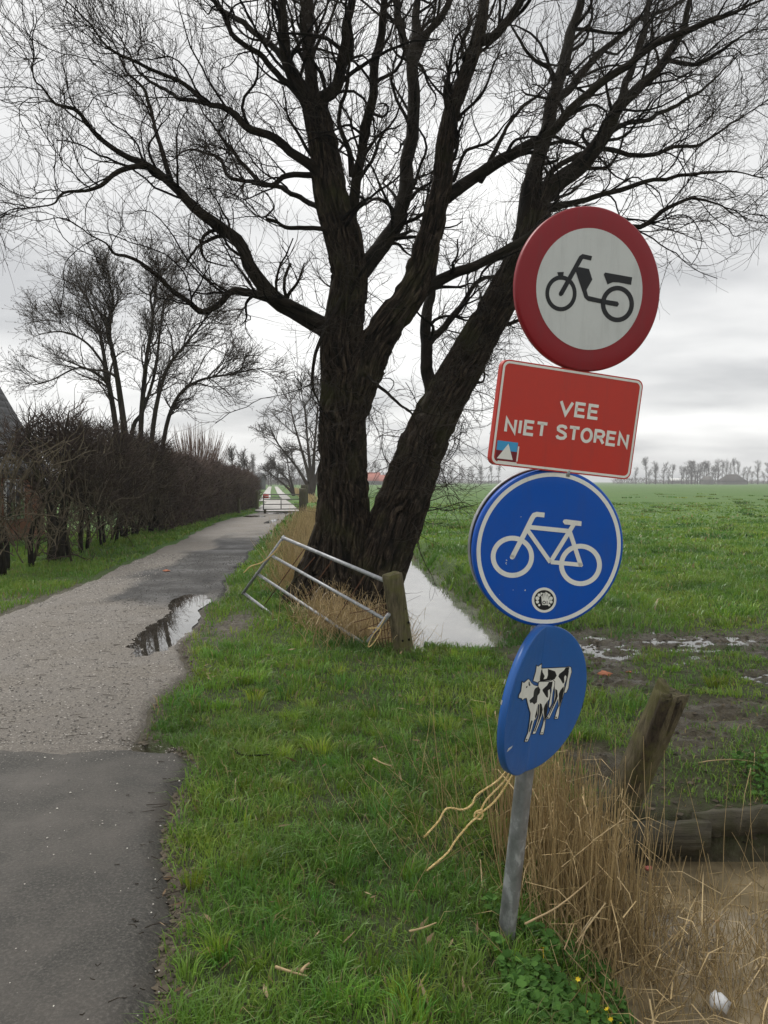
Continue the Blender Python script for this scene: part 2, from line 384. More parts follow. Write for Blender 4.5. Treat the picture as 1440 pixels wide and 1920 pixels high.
gc = mixc(nt, mrange(nt, vor.outputs['Color'], 0.85, 0.97, 0, 0.5), gc, (0.42, 0.39, 0.34))
gc = mixc(nt, mrange(nt, na, 0.42, 0.66, 0, 0.55), gc, (0.085, 0.07, 0.054))
dk = ramp(nt, nb, [(0.3, (0.010, 0.0095, 0.009)), (0.6, (0.028, 0.026, 0.025)), (0.8, (0.09, 0.086, 0.08))])
gc = mixc(nt, attr(nt, 'dark'), gc, dk)
nt.links.new(gc, b.inputs['Base Color']); nt.links.new(mrange(nt, na, 0.4, 0.65, 0.8, 0.5), b.inputs['Roughness'])
bump(nt, b, nb, 0.8, 0.012); M['gravel'] = m; nb.node.inputs['Scale'].default_value = 55
def gridquads(a, b_):
    i = np.arange(a * b_).reshape(a, b_); return np.stack([i[:-1, :-1], i[:-1, 1:], i[1:, 1:], i[1:, :-1]], axis=-1).reshape(-1, 4)
track = link('gravel_track', mesh_np('gravel_track', np.stack([TX, TY, TZ], -1).reshape(-1, 3), [gridquads(*TX.shape)], True, {'dark': darkA.ravel()}), None, M['gravel'])
tag(track, kind='structure')
# asphalt path ------------------------------------------------------
ax_t = np.linspace(0, 1, 100); ay_t = np.linspace(0, 1, 100)
AS, AT = np.meshgrid(ax_t, ay_t)
ayy = -3.0 + (as_end(-4.6 + 3.4 * AS) + 3.0) * AT; axx = -4.9 + (as_right(ayy) + 4.9) * AS
AZ = 0.026 + (fbm(axx * 1.2, ayy * 1.2, 71) - 0.5) * 0.016 + (fbm(axx * 12, ayy * 12, 72, 3) - 0.5) * 0.004
AZ = AZ - 0.06 * np.maximum(np.maximum(AS - 0.975, 0) / 0.025, np.maximum(AT - 0.985, 0) / 0.015)
m, nt, b = mat_base('asphalt', 0.72, 0.35)
v = coords(nt); na = noise(nt, v, 1.7, 5, 0.6); nb = noise(nt, v, 75, 6, 0.8); nc = noise(nt, v, 9, 6, 0.7)
ac = ramp(nt, nb, [(0.32, (0.011, 0.0105, 0.009)), (0.52, (0.043, 0.040, 0.034)), (0.7, (0.13, 0.122, 0.105))])
ac = mixc(nt, mrange(nt, na, 0.42, 0.66, 0, 0.7), ac, (0.058, 0.047, 0.036)); ac = mixc(nt, mrange(nt, nc, 0.58, 0.75, 0, 0.5), ac, (0.03, 0.027, 0.023))
nt.links.new(ac, b.inputs['Base Color']); nt.links.new(mrange(nt, na, 0.4, 0.7, 0.75, 0.5), b.inputs['Roughness']); bump(nt, b, nb, 0.6, 0.004)
asphalt = link('asphalt_path', mesh_np('asphalt_path', np.stack([axx, ayy, AZ], -1).reshape(-1, 3), [gridquads(*AS.shape)], True), None, m); tag(asphalt, kind='structure')
# concrete apron and wheel strips beyond the gate ---------------------
m = m_speck('wet_concrete', [(0.35, (0.26, 0.235, 0.205)), (0.6, (0.40, 0.375, 0.34)), (0.75, (0.5, 0.48, 0.45))], 0.8, rough=0.35, bs=0.1, spec=0.5)
yy = np.linspace(43.3, 70, 60); le = np.interp(yy, [43, 60, 70], [-6.9, -9.0, -10.4]) + (fbm(yy * 0.8, yy * 0, 77) - 0.5) * 0.5; re = np.interp(yy, [43, 60, 70], [-4.5, -7.0, -8.6])
V = np.concatenate([np.stack([le, yy, yy * 0 + 0.045], -1), np.stack([re, yy, yy * 0 + 0.045], -1)]); k = np.arange(59)
tag(link('concrete_apron', mesh_np('concrete_apron', V, [np.stack([k, k + 60, k + 61, k + 1], -1)]), None, m), kind='structure')
for off, w_ in ((-0.95, 0.95), (0.95, 0.95)):
    yy = np.linspace(66 if off < 0 else 69.9, 260, 90); cx_ = np.interp(yy, [66, 82, 120, 260], [-9.0, -11.1, -16.5, -36.0])
    le = cx_ + off - w_ / 2 * np.interp(yy, [66, 100], [1, 1.1]); re = le + w_
    V = np.concatenate([np.stack([le, yy, yy * 0 + 0.049], -1), np.stack([re, yy, yy * 0 + 0.049], -1)]); k = np.arange(89)
    tag(link('wheel_strip', mesh_np('wheel_strip', V, [np.stack([k, k + 90, k + 91, k + 1], -1)]), None, m), kind='structure')
# water ----------------------------------------------------------------
def m_water(name, col, rough, ior, bs=0.06, sc=5.0):
    m, nt, b = mat_base(name, rough, 0.5); b.inputs['IOR'].default_value = ior
    n = noise(nt, coords(nt, (1, 0.6, 1)), sc, 3)
    nt.links.new(ramp(nt, noise(nt, coords(nt), 2.6, 7, 0.75), [(0.32, tuple(c * 0.45 for c in col)), (0.52, col), (0.7, tuple(c * 1.5 for c in col))]), b.inputs['Base Color'])
    bump(nt, b, n, bs, 0.03); return m
M['water'] = m_water('ditch_water', (0.16, 0.155, 0.14), 0.05, 1.75)
M['puddle'] = m_water('puddle_water', (0.045, 0.04, 0.033), 0.015, 1.8, 0.015)
M['murk'] = m_water('murky_water', (0.22, 0.175, 0.105), 0.12, 1.4, 0.05)
def sheet(name, x0, x1, y0, y1, z, mat, n=6):
    a, b_ = np.meshgrid(np.linspace(x0, x1, n), np.linspace(y0, y1, n)); 
    return tag(link(name, mesh_np(name, np.stack([a, b_, a * 0 + z], -1).reshape(-1, 3), [gridquads(n, n)]), None, mat), kind='structure')
def dsheet(name, y0, y1, z, mat):
    yy = np.linspace(y0, y1, 60); cx_ = 0.74 - 0.048 * (yy - 10) - 0.0009 * np.maximum(yy - 20, 0) ** 2 * 0.15
    V = np.concatenate([np.stack([cx_ - 1.1, yy, yy * 0 + z], -1), np.stack([cx_ + 1.1, yy, yy * 0 + z], -1)]); k = np.arange(59)
    tag(link(name, mesh_np(name, V, [np.stack([k, k + 60, k + 61, k + 1], -1)]), None, mat), kind='structure')
dsheet('ditch_water', 7.95, 58, WATER, M['water'])
sheet('ditch_water', 0.6, 3.7, -3, 4.22, WATER - 0.045, M['murk'])
def tsheet(name, y0, y1, s0, s1, z, mat):
    yy = np.linspace(y0, y1, 40); l_, r_ = tr_left(yy), tr_right(yy)
    V = np.concatenate([np.stack([l_ + (r_ - l_) * s0, yy, yy * 0 + z], -1), np.stack([l_ + (r_ - l_) * s1, yy, yy * 0 + z], -1)]); k = np.arange(39)
    tag(link(name, mesh_np(name, V, [np.stack([k, k + 40, k + 41, k + 1], -1)]), None, mat), kind='structure')
tsheet('puddle_water', 7.0, 12.4, 0.5, 0.96, -0.012, M['puddle'])
tsheet('puddle_water', 31, 43.2, 0.04, 0.96, -0.010, M['puddle'])
sheet('mud_puddle_water', 1.9, 6.5, 6.4, 9.5, -0.033, M['puddle'])

# ------------------------------------------------------------------ bare trees
def resample(pts, rad, n):
    pts = np.asarray(pts, float); rad = np.asarray(rad, float)
    p = np.vstack([2 * pts[0] - pts[1], pts, 2 * pts[-1] - pts[-2]]); out = []; ro = []
    k = len(pts) - 1; tt = np.linspace(0, k, n)
    for t in tt:
        i = min(int(t), k - 1); f = t - i; a, b_, c, d = p[i], p[i + 1], p[i + 2], p[i + 3]
        out.append(0.5 * ((2 * b_) + (-a + c) * f + (2 * a - 5 * b_ + 4 * c - d) * f ** 2 + (-a + 3 * b_ - 3 * c + d) * f ** 3))
        ro.append(rad[i] * (1 - f) + rad[i + 1] * f)
    return np.array(out), np.array(ro)
def nrm(v): return v / (np.linalg.norm(v, axis=-1, keepdims=True) + 1e-9)
def grow(rng, pts, rad, counts, trange, ang, lens, rfac, nseg, wig, up, rmax=1, rmin=0.002, outward=None, tip=0.25, lenr=None):
    """children from parents pts (K,N,3); returns pts (M,nseg+1,3), rad"""
    K, N, _ = pts.shape; par = np.repeat(np.arange(K), counts); Mn = len(par)
    t = trange[0] + (trange[1] - trange[0]) * rng.random(Mn) ** 0.85
    f = t * (N - 1); i = np.minimum(f.astype(int), N - 2); fr = (f - i)[:, None]
    p0 = pts[par, i] * (1 - fr) + pts[par, i + 1] * fr; tg = nrm(pts[par, i + 1] - pts[par, i])
    rp = rad[par, i] * (1 - fr[:, 0]) + rad[par, i + 1] * fr[:, 0]
    rv = rng.normal(size=(Mn, 3)); perp = nrm(rv - (rv * tg).sum(1, keepdims=True) * tg)
    a = np.radians(ang[0] + (ang[1] - ang[0]) * rng.random(Mn))[:, None]
    d = nrm(np.cos(a) * tg + np.sin(a) * perp)
    if outward is not None: d = nrm(d + outward(p0))
    L = (lens[0] + (lens[1] - lens[0]) * rng.random(Mn)) * (1.15 - 0.5 * t)
    if lenr is not None: L = L * lenr[par]
    r0 = np.clip(rp * (rfac[0] + (rfac[1] - rfac[0]) * rng.random(Mn)), rmin * 1.3, rmax)
    P_ = np.zeros((Mn, nseg + 1, 3)); P_[:, 0] = p0; st = (L / nseg)[:, None]
    w = rng.normal(size=(Mn, 3)) * wig
    for s_ in range(nseg):
        w = 0.45 * w + rng.normal(size=(Mn, 3)) * wig
        d = nrm(d + w + np.array([0, 0, up])); P_[:, s_ + 1] = P_[:, s_] + d * st
    R_ = np.maximum(r0[:, None] * np.linspace(1, tip, nseg + 1)[None], rmin)
    return P_, R_

# the old willow: traced main stems (pixel x, pixel y, pixel width), start depth, end depth
WD = 10.9
def limb(path, d0, d1, n=40):
    k = len(path); pts = []; rad = []
    for i, (x_, y_, w_) in enumerate(path):
        d = d0 + (d1 - d0) * (i / (k - 1)) ** 1.1
        pts.append(P(x_, y_, d)); rad.append(w_ * d / FPX / 2 * 0.84)
    return resample(pts, rad, n)
trunk_paths = [
    ([(640, 1185, 170), (640, 1130, 146), (642, 1075, 124), (644, 1000, 110), (643, 900, 97), (641, 800, 93), (645, 720, 90), (640, 650, 80), (648, 585, 72), (655, 520, 70), (645, 450, 72), (630, 400, 68), (618, 350, 64), (610, 300, 59), (602, 250, 54), (590, 200, 48)], WD, WD - 0.3),
    ([(648, 850, 20), (660, 790, 48), (680, 720, 68), (702, 650, 70), (735, 600, 64), (775, 540, 58), (797, 470, 52), (815, 400, 46), (828, 345, 40), (832, 290, 36), (846, 215, 32), (873, 140, 28), (895, 75, 25), (906, 20, 20), (912, -60, 16), (925, -220, 10)], WD - 0.15, WD - 1.0),
    ([(690, 1165, 140), (702, 1090, 122), (732, 1000, 112), (764, 920, 100), (795, 830, 94), (828, 760, 84), (866, 690, 76), (905, 620, 70), (945, 550, 62), (978, 480, 55), (1003, 400, 47), (1018, 350, 42)], WD - 0.1, WD + 0.5),
    ([(535, 1165, 46), (556, 1125, 56), (580, 1085, 62), (602, 1035, 58), (618, 965, 50), (626, 890, 36)], WD - 0.25, WD - 0.05),
]
limb_paths = [
    ([(592, 205, 46), (568, 172, 30), (543, 125, 26), (531, 60, 24), (526, 0, 20), (515, -120, 12), (500, -260, 6)], WD - 0.3, WD - 1.2),
    ([(590, 205, 40), (580, 150, 28), (575, 80, 25), (574, 0, 22), (585, -150, 14), (590, -320, 6)], WD - 0.3, WD + 0.4),
    ([(598, 210, 30), (604, 185, 30), (630, 160, 26), (645, 85, 22), (655, 25, 20), (672, -60, 15), (690, -220, 7)], WD - 0.35, WD - 1.5),
    ([(672, 520, 40), (700, 480, 36), (728, 445, 34), (750, 405, 32), (765, 300, 29), (776, 200, 27), (771, 110, 25), (780, 60, 20), (783, 0, 16), (790, -150, 9), (800, -300, 4)], WD, WD + 1.2),
    ([(771, 110, 20), (752, 60, 17), (741, 0, 14), (728, -150, 7)], WD + 0.8, WD + 1.6),
    ([(774, 120, 18), (800, 70, 16), (836, 10, 14), (880, -90, 9), (910, -220, 4)], WD + 0.8, WD + 0.3),
    ([(655, 420, 26), (664, 370, 24), (674, 300, 22), (694, 200, 20), (706, 100, 18), (716, 25, 16), (722, -120, 9), (730, -280, 4)], WD - 0.1, WD - 1.2),
    ([(660, 330, 15), (655, 280, 12), (634, 220, 9), (650, 140, 7), (640, 60, 5)], WD - 0.2, WD - 1.4),
    ([(896, 80, 22), (940, 58, 20), (978, 0, 16), (1015, -90, 10), (1050, -220, 4)], WD - 0.8, WD - 1.4),
    ([(835, 372, 28), (884, 336, 27), (935, 305, 25), (990, 276, 22), (1040, 236, 20), (1072, 195, 18), (1150, 140, 17), (1220, 86, 15), (1295, 56, 13), (1370, 30, 10), (1425, 4, 7), (1500, -20, 4)], WD - 0.5, WD - 2.0),
    ([(772, 556, 34), (806, 540, 26), (835, 521, 23), (885, 500, 21), (930, 476, 19), (990, 442, 17), (1040, 408, 15), (1110, 400, 13), (1195, 425, 11), (1245, 397, 10), (1295, 374, 8), (1340, 380, 6), (1375, 405, 4)], WD - 0.3, WD - 1.8),
    ([(985, 460, 45), (992, 350, 36), (1020, 265, 33), (1036, 190, 29), (1060, 100, 24), (1082, 20, 18), (1105, -100, 11), (1120, -240, 5)], WD + 0.4, WD + 1.4),
    ([(1015, 372, 44), (1050, 340, 40), (1092, 308, 36), (1135, 250, 31), (1162, 200, 27), (1200, 165, 22), (1246, 115, 18), (1280, 64, 15), (1296, 0, 12), (1330, -110, 7), (1350, -220, 3)], WD + 0.5, WD + 0.2),
    ([(1160, 205, 18), (1172, 158, 16), (1200, 82, 14), (1216, 10, 11), (1235, -100, 6)], WD + 0.35, WD + 1.3),
    ([(1036, 190, 20), (1070, 163, 17), (1120, 100, 14), (1170, 64, 11), (1212, 28, 9), (1260, 12, 7), (1330, -40, 4)], WD + 0.8, WD + 2.2),
    ([(813, 745, 34), (797, 675, 28), (799, 600, 24), (808, 545, 20), (815, 470, 13), (800, 400, 8), (812, 330, 5)], WD + 0.2, WD + 1.0),
    ([(800, 650, 18), (818, 628, 16), (856, 590, 14), (874, 562, 11), (896, 525, 9), (938, 510, 8), (950, 450, 5)], WD + 0.5, WD + 1.3),
    ([(1030, 390, 20), (1070, 381, 13), (1150, 360, 11), (1220, 341, 9), (1300, 330, 7), (1365, 318, 5), (1430, 335, 3)], WD + 0.4, WD - 0.8),
    ([(1020, 350, 16), (1048, 310, 12), (1130, 282, 11), (1196, 290, 10), (1262, 280, 8), (1322, 264, 6), (1380, 225, 5), (1450, 180, 3)], WD + 0.4, WD + 1.2),
    ([(1140, 250, 14), (1166, 236, 10), (1220, 226, 9), (1262, 200, 8), (1322, 166, 6), (1385, 100, 4)], WD + 0.4, WD + 1.6),
    ([(1250, 112, 10), (1300, 120, 9), (1355, 95, 7), (1420, 55, 4)], WD + 0.4, WD - 0.6),
    # left side
    ([(645, 640, 50), (606, 614, 42), (560, 588, 38), (507, 556, 33), (472, 502, 28), (451, 460, 26), (412, 426, 24), (366, 390, 21), (325, 346, 18), (275, 309, 15), (226, 286, 12), (181, 246, 10), (150, 216, 9), (107, 200, 7), (80, 170, 6), (60, 144, 5), (61, 75, 4)], WD, WD - 2.2),
    ([(640, 622, 34), (590, 596, 26), (545, 572, 22), (505, 556, 18)], WD - 0.2, WD - 0.7),
    ([(520, 562, 24), (466, 551, 18), (431, 549, 15), (405, 573, 14), (376, 583, 14), (354, 571, 12), (320, 540, 10), (280, 505, 8), (240, 485, 7), (215, 475, 6), (201, 455, 5), (165, 435, 4), (125, 410, 3)], WD - 0.6, WD - 1.8),
    ([(272, 308, 12), (226, 320, 11), (196, 345, 9), (165, 356, 7), (121, 365, 6), (95, 385, 5), (40, 391, 3)], WD - 1.3, WD - 2.3),
    ([(321, 338, 12), (306, 285, 10), (285, 235, 8), (270, 175, 7), (241, 132, 5), (200, 60, 3)], WD - 1.15, WD - 0.3),
    ([(606, 330, 30), (582, 310, 23), (541, 281, 20), (510, 255, 18), (465, 240, 17), (441, 215, 15), (421, 200, 13), (386, 194, 11), (350, 165, 10), (300, 136, 8), (241, 115, 7), (200, 86, 6), (170, 50, 5), (115, 0, 4), (70, -60, 3)], WD - 0.3, WD - 1.6),
    ([(384, 194, 10), (350, 184, 9), (320, 175, 8), (281, 150, 6), (250, 120, 5), (215, 60, 3)], WD - 0.9, WD + 0.2),
    ([(615, 335, 20), (588, 328, 14), (540, 330, 12), (506, 347, 11), (465, 320, 9), (436, 281, 8), (400, 231, 6), (370, 190, 4)], WD - 0.3, WD + 0.8),
    ([(622, 400, 18), (594, 386, 12), (555, 365, 11), (500, 345, 9), (430, 330, 8), (410, 296, 7), (350, 286, 5), (308, 305, 3)], WD - 0.2, WD + 1.6),
    ([(598, 250, 22), (555, 172, 15), (525, 145, 13), (480, 100, 12), (441, 65, 11), (416, 25, 9), (396, -5, 8), (350, -110, 5), (320, -210, 3)], WD - 0.3, WD - 1.7),
    ([(575, 170, 20), (531, 115, 15), (496, 75, 13), (441, 35, 11), (400, 0, 9), (340, -50, 6), (290, -130, 3)], WD - 0.4, WD + 1.0),
    ([(625, 440, 16), (600, 430, 10), (541, 430, 9), (521, 420, 7), (500, 408, 5), (515, 385, 4), (500, 360, 3)], WD - 0.3, WD - 0.7),
    ([(470, 505, 9), (452, 470, 8), (430, 440, 6), (428, 410, 5), (395, 360, 4)], WD - 0.85, WD - 0.3),
    ([(845, 210, 14), (838, 190, 11), (840, 145, 8), (870, 105, 4)], WD - 0.7, WD - 1.2),
    ([(1040, 150, 14), (1030, 128, 10), (1000, 115, 8), (975, 85, 6), (960, 50, 4), (970, 0, 3)], WD + 0.8, WD + 0.2),
    ([(900, 340, 14), (930, 290, 10), (945, 245, 8), (990, 190, 7), (1035, 150, 5)], WD - 0.6, WD - 0.2),
    ([(850, 340, 9), (870, 290, 7), (910, 265, 6), (960, 215, 4)], WD - 0.6, WD - 1.3),
    ([(640, 560, 12), (600, 640, 8), (592, 700, 7), (598, 770, 5)], WD - 0.45, WD - 0.55),
    ([(690, 705, 9), (720, 735, 7), (745, 760, 6), (775, 790, 4), (785, 860, 3)], WD - 0.5, WD - 1.0),
]
wr = np.random.default_rng(11)
willow = empty('willow_tree', (P(640, 1150, WD)[0], WD, 0.0)); willow.location.z = -0.1
tag(willow, 'old bare willow with thick furrowed trunk leaning over the ditch behind the collapsed gate', 'tree')
bg = Bag()
TL = [limb(p, a, b_, 150) for p, a, b_ in trunk_paths]
for i, (p_, r_) in enumerate(TL):
    if i in (0, 2): p_[:10, 2] -= np.linspace(0.35, 0, 10)
    o_ = Bag().tubes(p_, r_, 110, cap=True, bark=0.075, seed=i * 13 + 3).build(('trunk', 'stem', 'stem', 'root_buttress')[i], M['willow'], willow, True, True)
LL = [limb(p, a, b_, 44) for p, a, b_ in limb_paths]
for i, (p_, r_) in enumerate(LL):
    ln_ = np.concatenate([[0], np.cumsum(np.linalg.norm(np.diff(p_, axis=0), axis=1))]); am_ = np.interp(r_, [0.02, 0.12], [0.055, 0.03]) * np.clip(ln_ / 0.5, 0, 1)
    p_ += np.stack([(fbm(ln_ * 2.6 + 31 * i, ln_ * 0 + 7 * a_, 200 + i, 3) - 0.5) * 2 * am_ for a_ in range(3)], -1)
    r_[-12:] *= np.linspace(1, 0.5, 12)
    Bag().tubes(p_, np.maximum(r_, 0.008), 12, cap=True, bark=0.02, seed=i + 40).build('limb', M['limb'], willow, True, True)
allp = np.stack([p for p, r in LL] + [resample(p[60:], r[60:], 44)[0] for p, r in TL[:3]]); allr = np.stack([np.maximum(r, 0.008) for p, r in LL] + [resample(p[60:], r[60:], 44)[1] for p, r in TL[:3]])
trunk_c = P(680, 500, WD)
def outw(p0):
    v_ = p0 - trunk_c; v_[:, 2] *= 0.4; return nrm(v_) * 0.55 + np.array([0, 0, 0.15])
lenL = np.linalg.norm(np.diff(allp, axis=1), axis=2).sum(1)
c1 = np.maximum((lenL * 4.6).astype(int), 4)
c1[-3:] = (14, 14, 20)
W1, R1 = grow(wr, allp, allr, c1, (0.12, 1.0), (28, 70), (0.6, 1.9), (0.25, 0.5), 12, 0.20, 0.05, rmax=0.032, rmin=0.005, outward=outw)
lr1 = np.linalg.norm(np.diff(W1, axis=1), axis=2).sum(1) / 1.2
W2, R2 = grow(wr, W1, R1, np.full(len(W1), 6), (0.12, 1.0), (25, 65), (0.35, 0.95), (0.45, 0.7), 7, 0.20, 0.06, rmax=0.009, rmin=0.003, outward=lambda p: outw(p) * 0.5, lenr=np.sqrt(lr1))
W3, R3 = grow(wr, W2, R2, np.full(len(W2), 5), (0.05, 1.0), (18, 55), (0.22, 0.62), (0.5, 0.8), 3, 0.19, 0.10, rmax=0.0042, rmin=0.0016, outward=lambda p: outw(p) * 0.4, tip=0.4)
T1, TR1 = grow(wr, allp[:-3], allr[:-3], np.full(len(allp) - 3, 3), (0.93, 1.0), (5, 35), (0.9, 1.8), (0.6, 0.9), 12, 0.17, 0.05, rmax=0.014, rmin=0.004, outward=outw)
T2, TR2 = grow(wr, T1, TR1, np.full(len(T1), 8), (0.05, 1.0), (20, 60), (0.3, 0.8), (0.45, 0.7), 7, 0.19, 0.06, rmax=0.007, rmin=0.0025)
W1 = np.concatenate([W1, T1]); R1 = np.concatenate([R1, TR1]); W2 = np.concatenate([W2, T2]); R2 = np.concatenate([R2, TR2])
T3, TR3 = grow(wr, T2, TR2, np.full(len(T2), 4), (0.05, 1.0), (18, 55), (0.22, 0.55), (0.5, 0.8), 3, 0.19, 0.10, rmax=0.0042, rmin=0.0016, tip=0.4)
W3 = np.concatenate([W3, T3]); R3 = np.concatenate([R3, TR3])
print('willow', len(W1), len(W2), len(W3))
tag(Bag().tubes(W1, R1, 5).build('branches', M['limb'], willow, True, True), kind='stuff')
tag(Bag().tubes(W2, R2, 3).build('side_branches', M['twig'], willow, True), kind='stuff')
tag(Bag().tubes(W3, R3, 3).build('twigs', M['twig'], willow, True), kind='stuff')
# whippy shoots low on the trunk
sp = np.stack([resample(TL[2][0][8:110], TL[2][1][8:110], 30)[0], resample(TL[0][0][50:110], TL[0][1][50:110], 30)[0]])
sr = np.stack([resample(TL[2][0][8:110], TL[2][1][8:110], 30)[1], resample(TL[0][0][50:110], TL[0][1][50:110], 30)[1]])
S1, SR1 = grow(wr, sp, sr, np.array([85, 40]), (0, 1), (60, 100), (0.7, 1.5), (0.02, 0.04), 9, 0.24, -0.03, rmax=0.010, rmin=0.0035, outward=lambda p: np.array([0.35, -0.25, -0.05]) + 0 * p)
S2, SR2 = grow(wr, S1, SR1, np.full(len(S1), 11), (0.2, 1), (25, 70), (0.2, 0.7), (0.5, 0.8), 5, 0.22, -0.02, rmax=0.005, rmin=0.002)
tag(Bag().tubes(S1, SR1, 4).tubes(S2, SR2, 3).build('shoots', M['twig'], willow, True), kind='stuff')

def bare_tree(name, label, cat, stems, rng, mats, lv1, lv2, lv3=None, n=24, group=None, base=None, sides=9, outv=None, buds=None):
    base = stems[0][0][0] if base is None else base
    root = empty(name, base); tag(root, label, cat, group)
    st = [resample(p, r, n) for p, r in stems]
    for i, (p_, r_) in enumerate(st):
        Bag().tubes(p_, r_, sides, cap=True, bark=0.015, seed=i).build('trunk', mats[0], root, True, True)
    A = np.stack([p for p, r in st]); Ar = np.stack([r for p, r in st])
    sl_ = np.linalg.norm(np.diff(A, axis=1), axis=2).sum(1); B1, Q1 = grow(rng, A, Ar, np.maximum((lv1.pop('count') * sl_ / sl_.mean()).astype(int), 3), outward=outv, **lv1)
    bg = Bag().tubes(B1, Q1, 4)
    B2, Q2 = grow(rng, B1, Q1, np.full(len(B1), lv2.pop('count')), outward=outv, **lv2); bg.tubes(B2, Q2, 3)
    if lv3:
        B3, Q3 = grow(rng, B2, Q2, np.full(len(B2), lv3.pop('count')), **lv3); bg.tubes(B3, Q3, 3)
        if buds:
            e_ = B3[:, -1]; bg.spikes(e_, e_ + nrm(rng.normal(size=e_.shape) + np.array([0, 0, 0.8])) * buds[0], buds[1])
            e_ = B3[:, 2]; bg.spikes(e_, e_ + nrm(rng.normal(size=e_.shape) + np.array([0, 0, 0.8])) * buds[0], buds[1])
    tag(bg.build('crown', mats[1], root, True), kind='stuff'); return root
def pst(path, d0, d1):
    k = len(path); pts = [P(x_, y_, d0 + (d1 - d0) * i / (k - 1)) for i, (x_, y_, w_) in enumerate(path)]
    return np.array(pts), np.array([w_ * d0 / FPX / 2 * 0.82 for _, _, w_ in path])
D = 25.5
lt = [pst([(228, 985, 15), (218, 810, 13), (200, 700, 10), (188, 620, 7), (170, 540, 4), (160, 480, 2)], D, D + 1),
      pst([(243, 985, 17), (236, 830, 15), (217, 690, 11), (203, 600, 8), (212, 520, 5), (200, 460, 2)], D, D - 1.2),
      pst([(243, 870, 11), (250, 800, 10), (268, 770, 8), (290, 700, 7), (300, 600, 5), (308, 500, 2)], D, D + 1.4),
      pst([(265, 985, 14), (264, 810, 12), (274, 680, 9), (286, 570, 6), (282, 500, 4), (300, 440, 2)], D + .2, D - .4),
      pst([(280, 985, 13), (286, 810, 11), (310, 700, 8), (350, 640, 6), (378, 580, 4), (398, 520, 2)], D, D + .8),
      pst([(292, 985, 13), (306, 830, 10), (330, 750, 8), (370, 715, 6), (430, 702, 4), (490, 690, 2)], D, D - 1),
      pst([(205, 720, 7), (180, 700, 6), (145, 690, 4), (98, 712, 3), (62, 722, 2)], D, D - .6),
      pst([(200, 690, 6), (162, 640, 5), (118, 605, 4), (72, 610, 2)], D, D + .9)]
lc = P(260, 800, D)
for p_, r_ in lt: p_[:, 2] = np.where(p_[:, 2] > 6.0, 6.0 + (p_[:, 2] - 6.0) * 0.62, p_[:, 2])
bare_tree('garden_tree', 'multi stemmed bare tree with budding twigs rising above the hedge', 'tree', lt, np.random.default_rng(5), (M['ltree'], M['ltwig']),
          dict(count=26, trange=(0.28, 1), ang=(25, 65), lens=(0.7, 2.1), rfac=(0.35, 0.6), nseg=8, wig=0.14, up=0.03, rmax=0.045, rmin=0.010),
          dict(count=8, trange=(0.15, 1), ang=(25, 60), lens=(0.4, 1.1), rfac=(0.5, 0.7), nseg=5, wig=0.14, up=0.07, rmax=0.013, rmin=0.0055),
          dict(count=5, trange=(0.1, 1), ang=(20, 55), lens=(0.2, 0.55), rfac=(0.6, 0.8), nseg=2, wig=0.18, up=0.05, rmax=0.0065, rmin=0.0038),
          outv=lambda p: nrm((p - lc) * np.array([1, 1, 0.45])) * 0.6, base=(lc[0], D, 0), buds=(0.06, 0.0075))
# two trees beside the lane beyond the gate
def crown_tree(name, label, px, d, htop, stems, seed, r, count):
    bx_ = P(px, 925, d)[0]; rng = np.random.default_rng(seed); ss = []
    for (x_, z_) in stems:
        pts = np.array([[bx_, d, 0], [bx_ + x_ * 0.15, d, z_ * 0.22], [bx_ + x_ * 0.45, d + rng.normal() * 0.5, z_ * 0.5], [bx_ + x_ * 0.8, d + rng.normal() * 1.2, z_ * 0.8], [bx_ + x_, d + rng.normal() * 1.5, z_]])
        ss.append((pts, r * np.array([1, 0.8, 0.5, 0.3, 0.12])))
    cc = np.array([bx_, d, htop * 0.4])
    bare_tree(name, label, 'tree', ss, rng, (M['midtree'], M['midtree']),
              dict(count=count, trange=(0.3, 1), ang=(30, 75), lens=(htop * .16, htop * .36), rfac=(0.35, 0.6), nseg=7, wig=0.16, up=0.05, rmax=0.10, rmin=0.03),
              dict(count=8, trange=(0.15, 1), ang=(25, 65), lens=(htop * .07, htop * .16), rfac=(0.5, 0.7), nseg=4, wig=0.18, up=0.04, rmax=0.04, rmin=0.018),
              dict(count=4, trange=(0.1, 1), ang=(20, 60), lens=(0.4, 0.9), rfac=(0.6, 0.8), nseg=2, wig=0.2, up=0.05, rmax=0.018, rmin=0.012),
              outv=lambda p: nrm((p - cc) * np.array([1, 1, 0.4])) * 0.5, base=(bx_, d, 0), n=16)
crown_tree('lane_tree', 'small bare tree leaning over the lane beyond the far gate', 551, 92, 5.0, [(-2.1, 4.0), (-3.2, 3.2), (-0.8, 4.6)], 3, 0.17, 11)
crown_tree('lane_tree', 'broad bare tree behind the willow beside the lane beyond the far gate', 585, 84, 12.0, [(-2.5, 10.5), (-4.2, 7.0), (0.8, 12.0), (3.0, 9.5), (-1.0, 11.5)], 4, 0.24, 14)

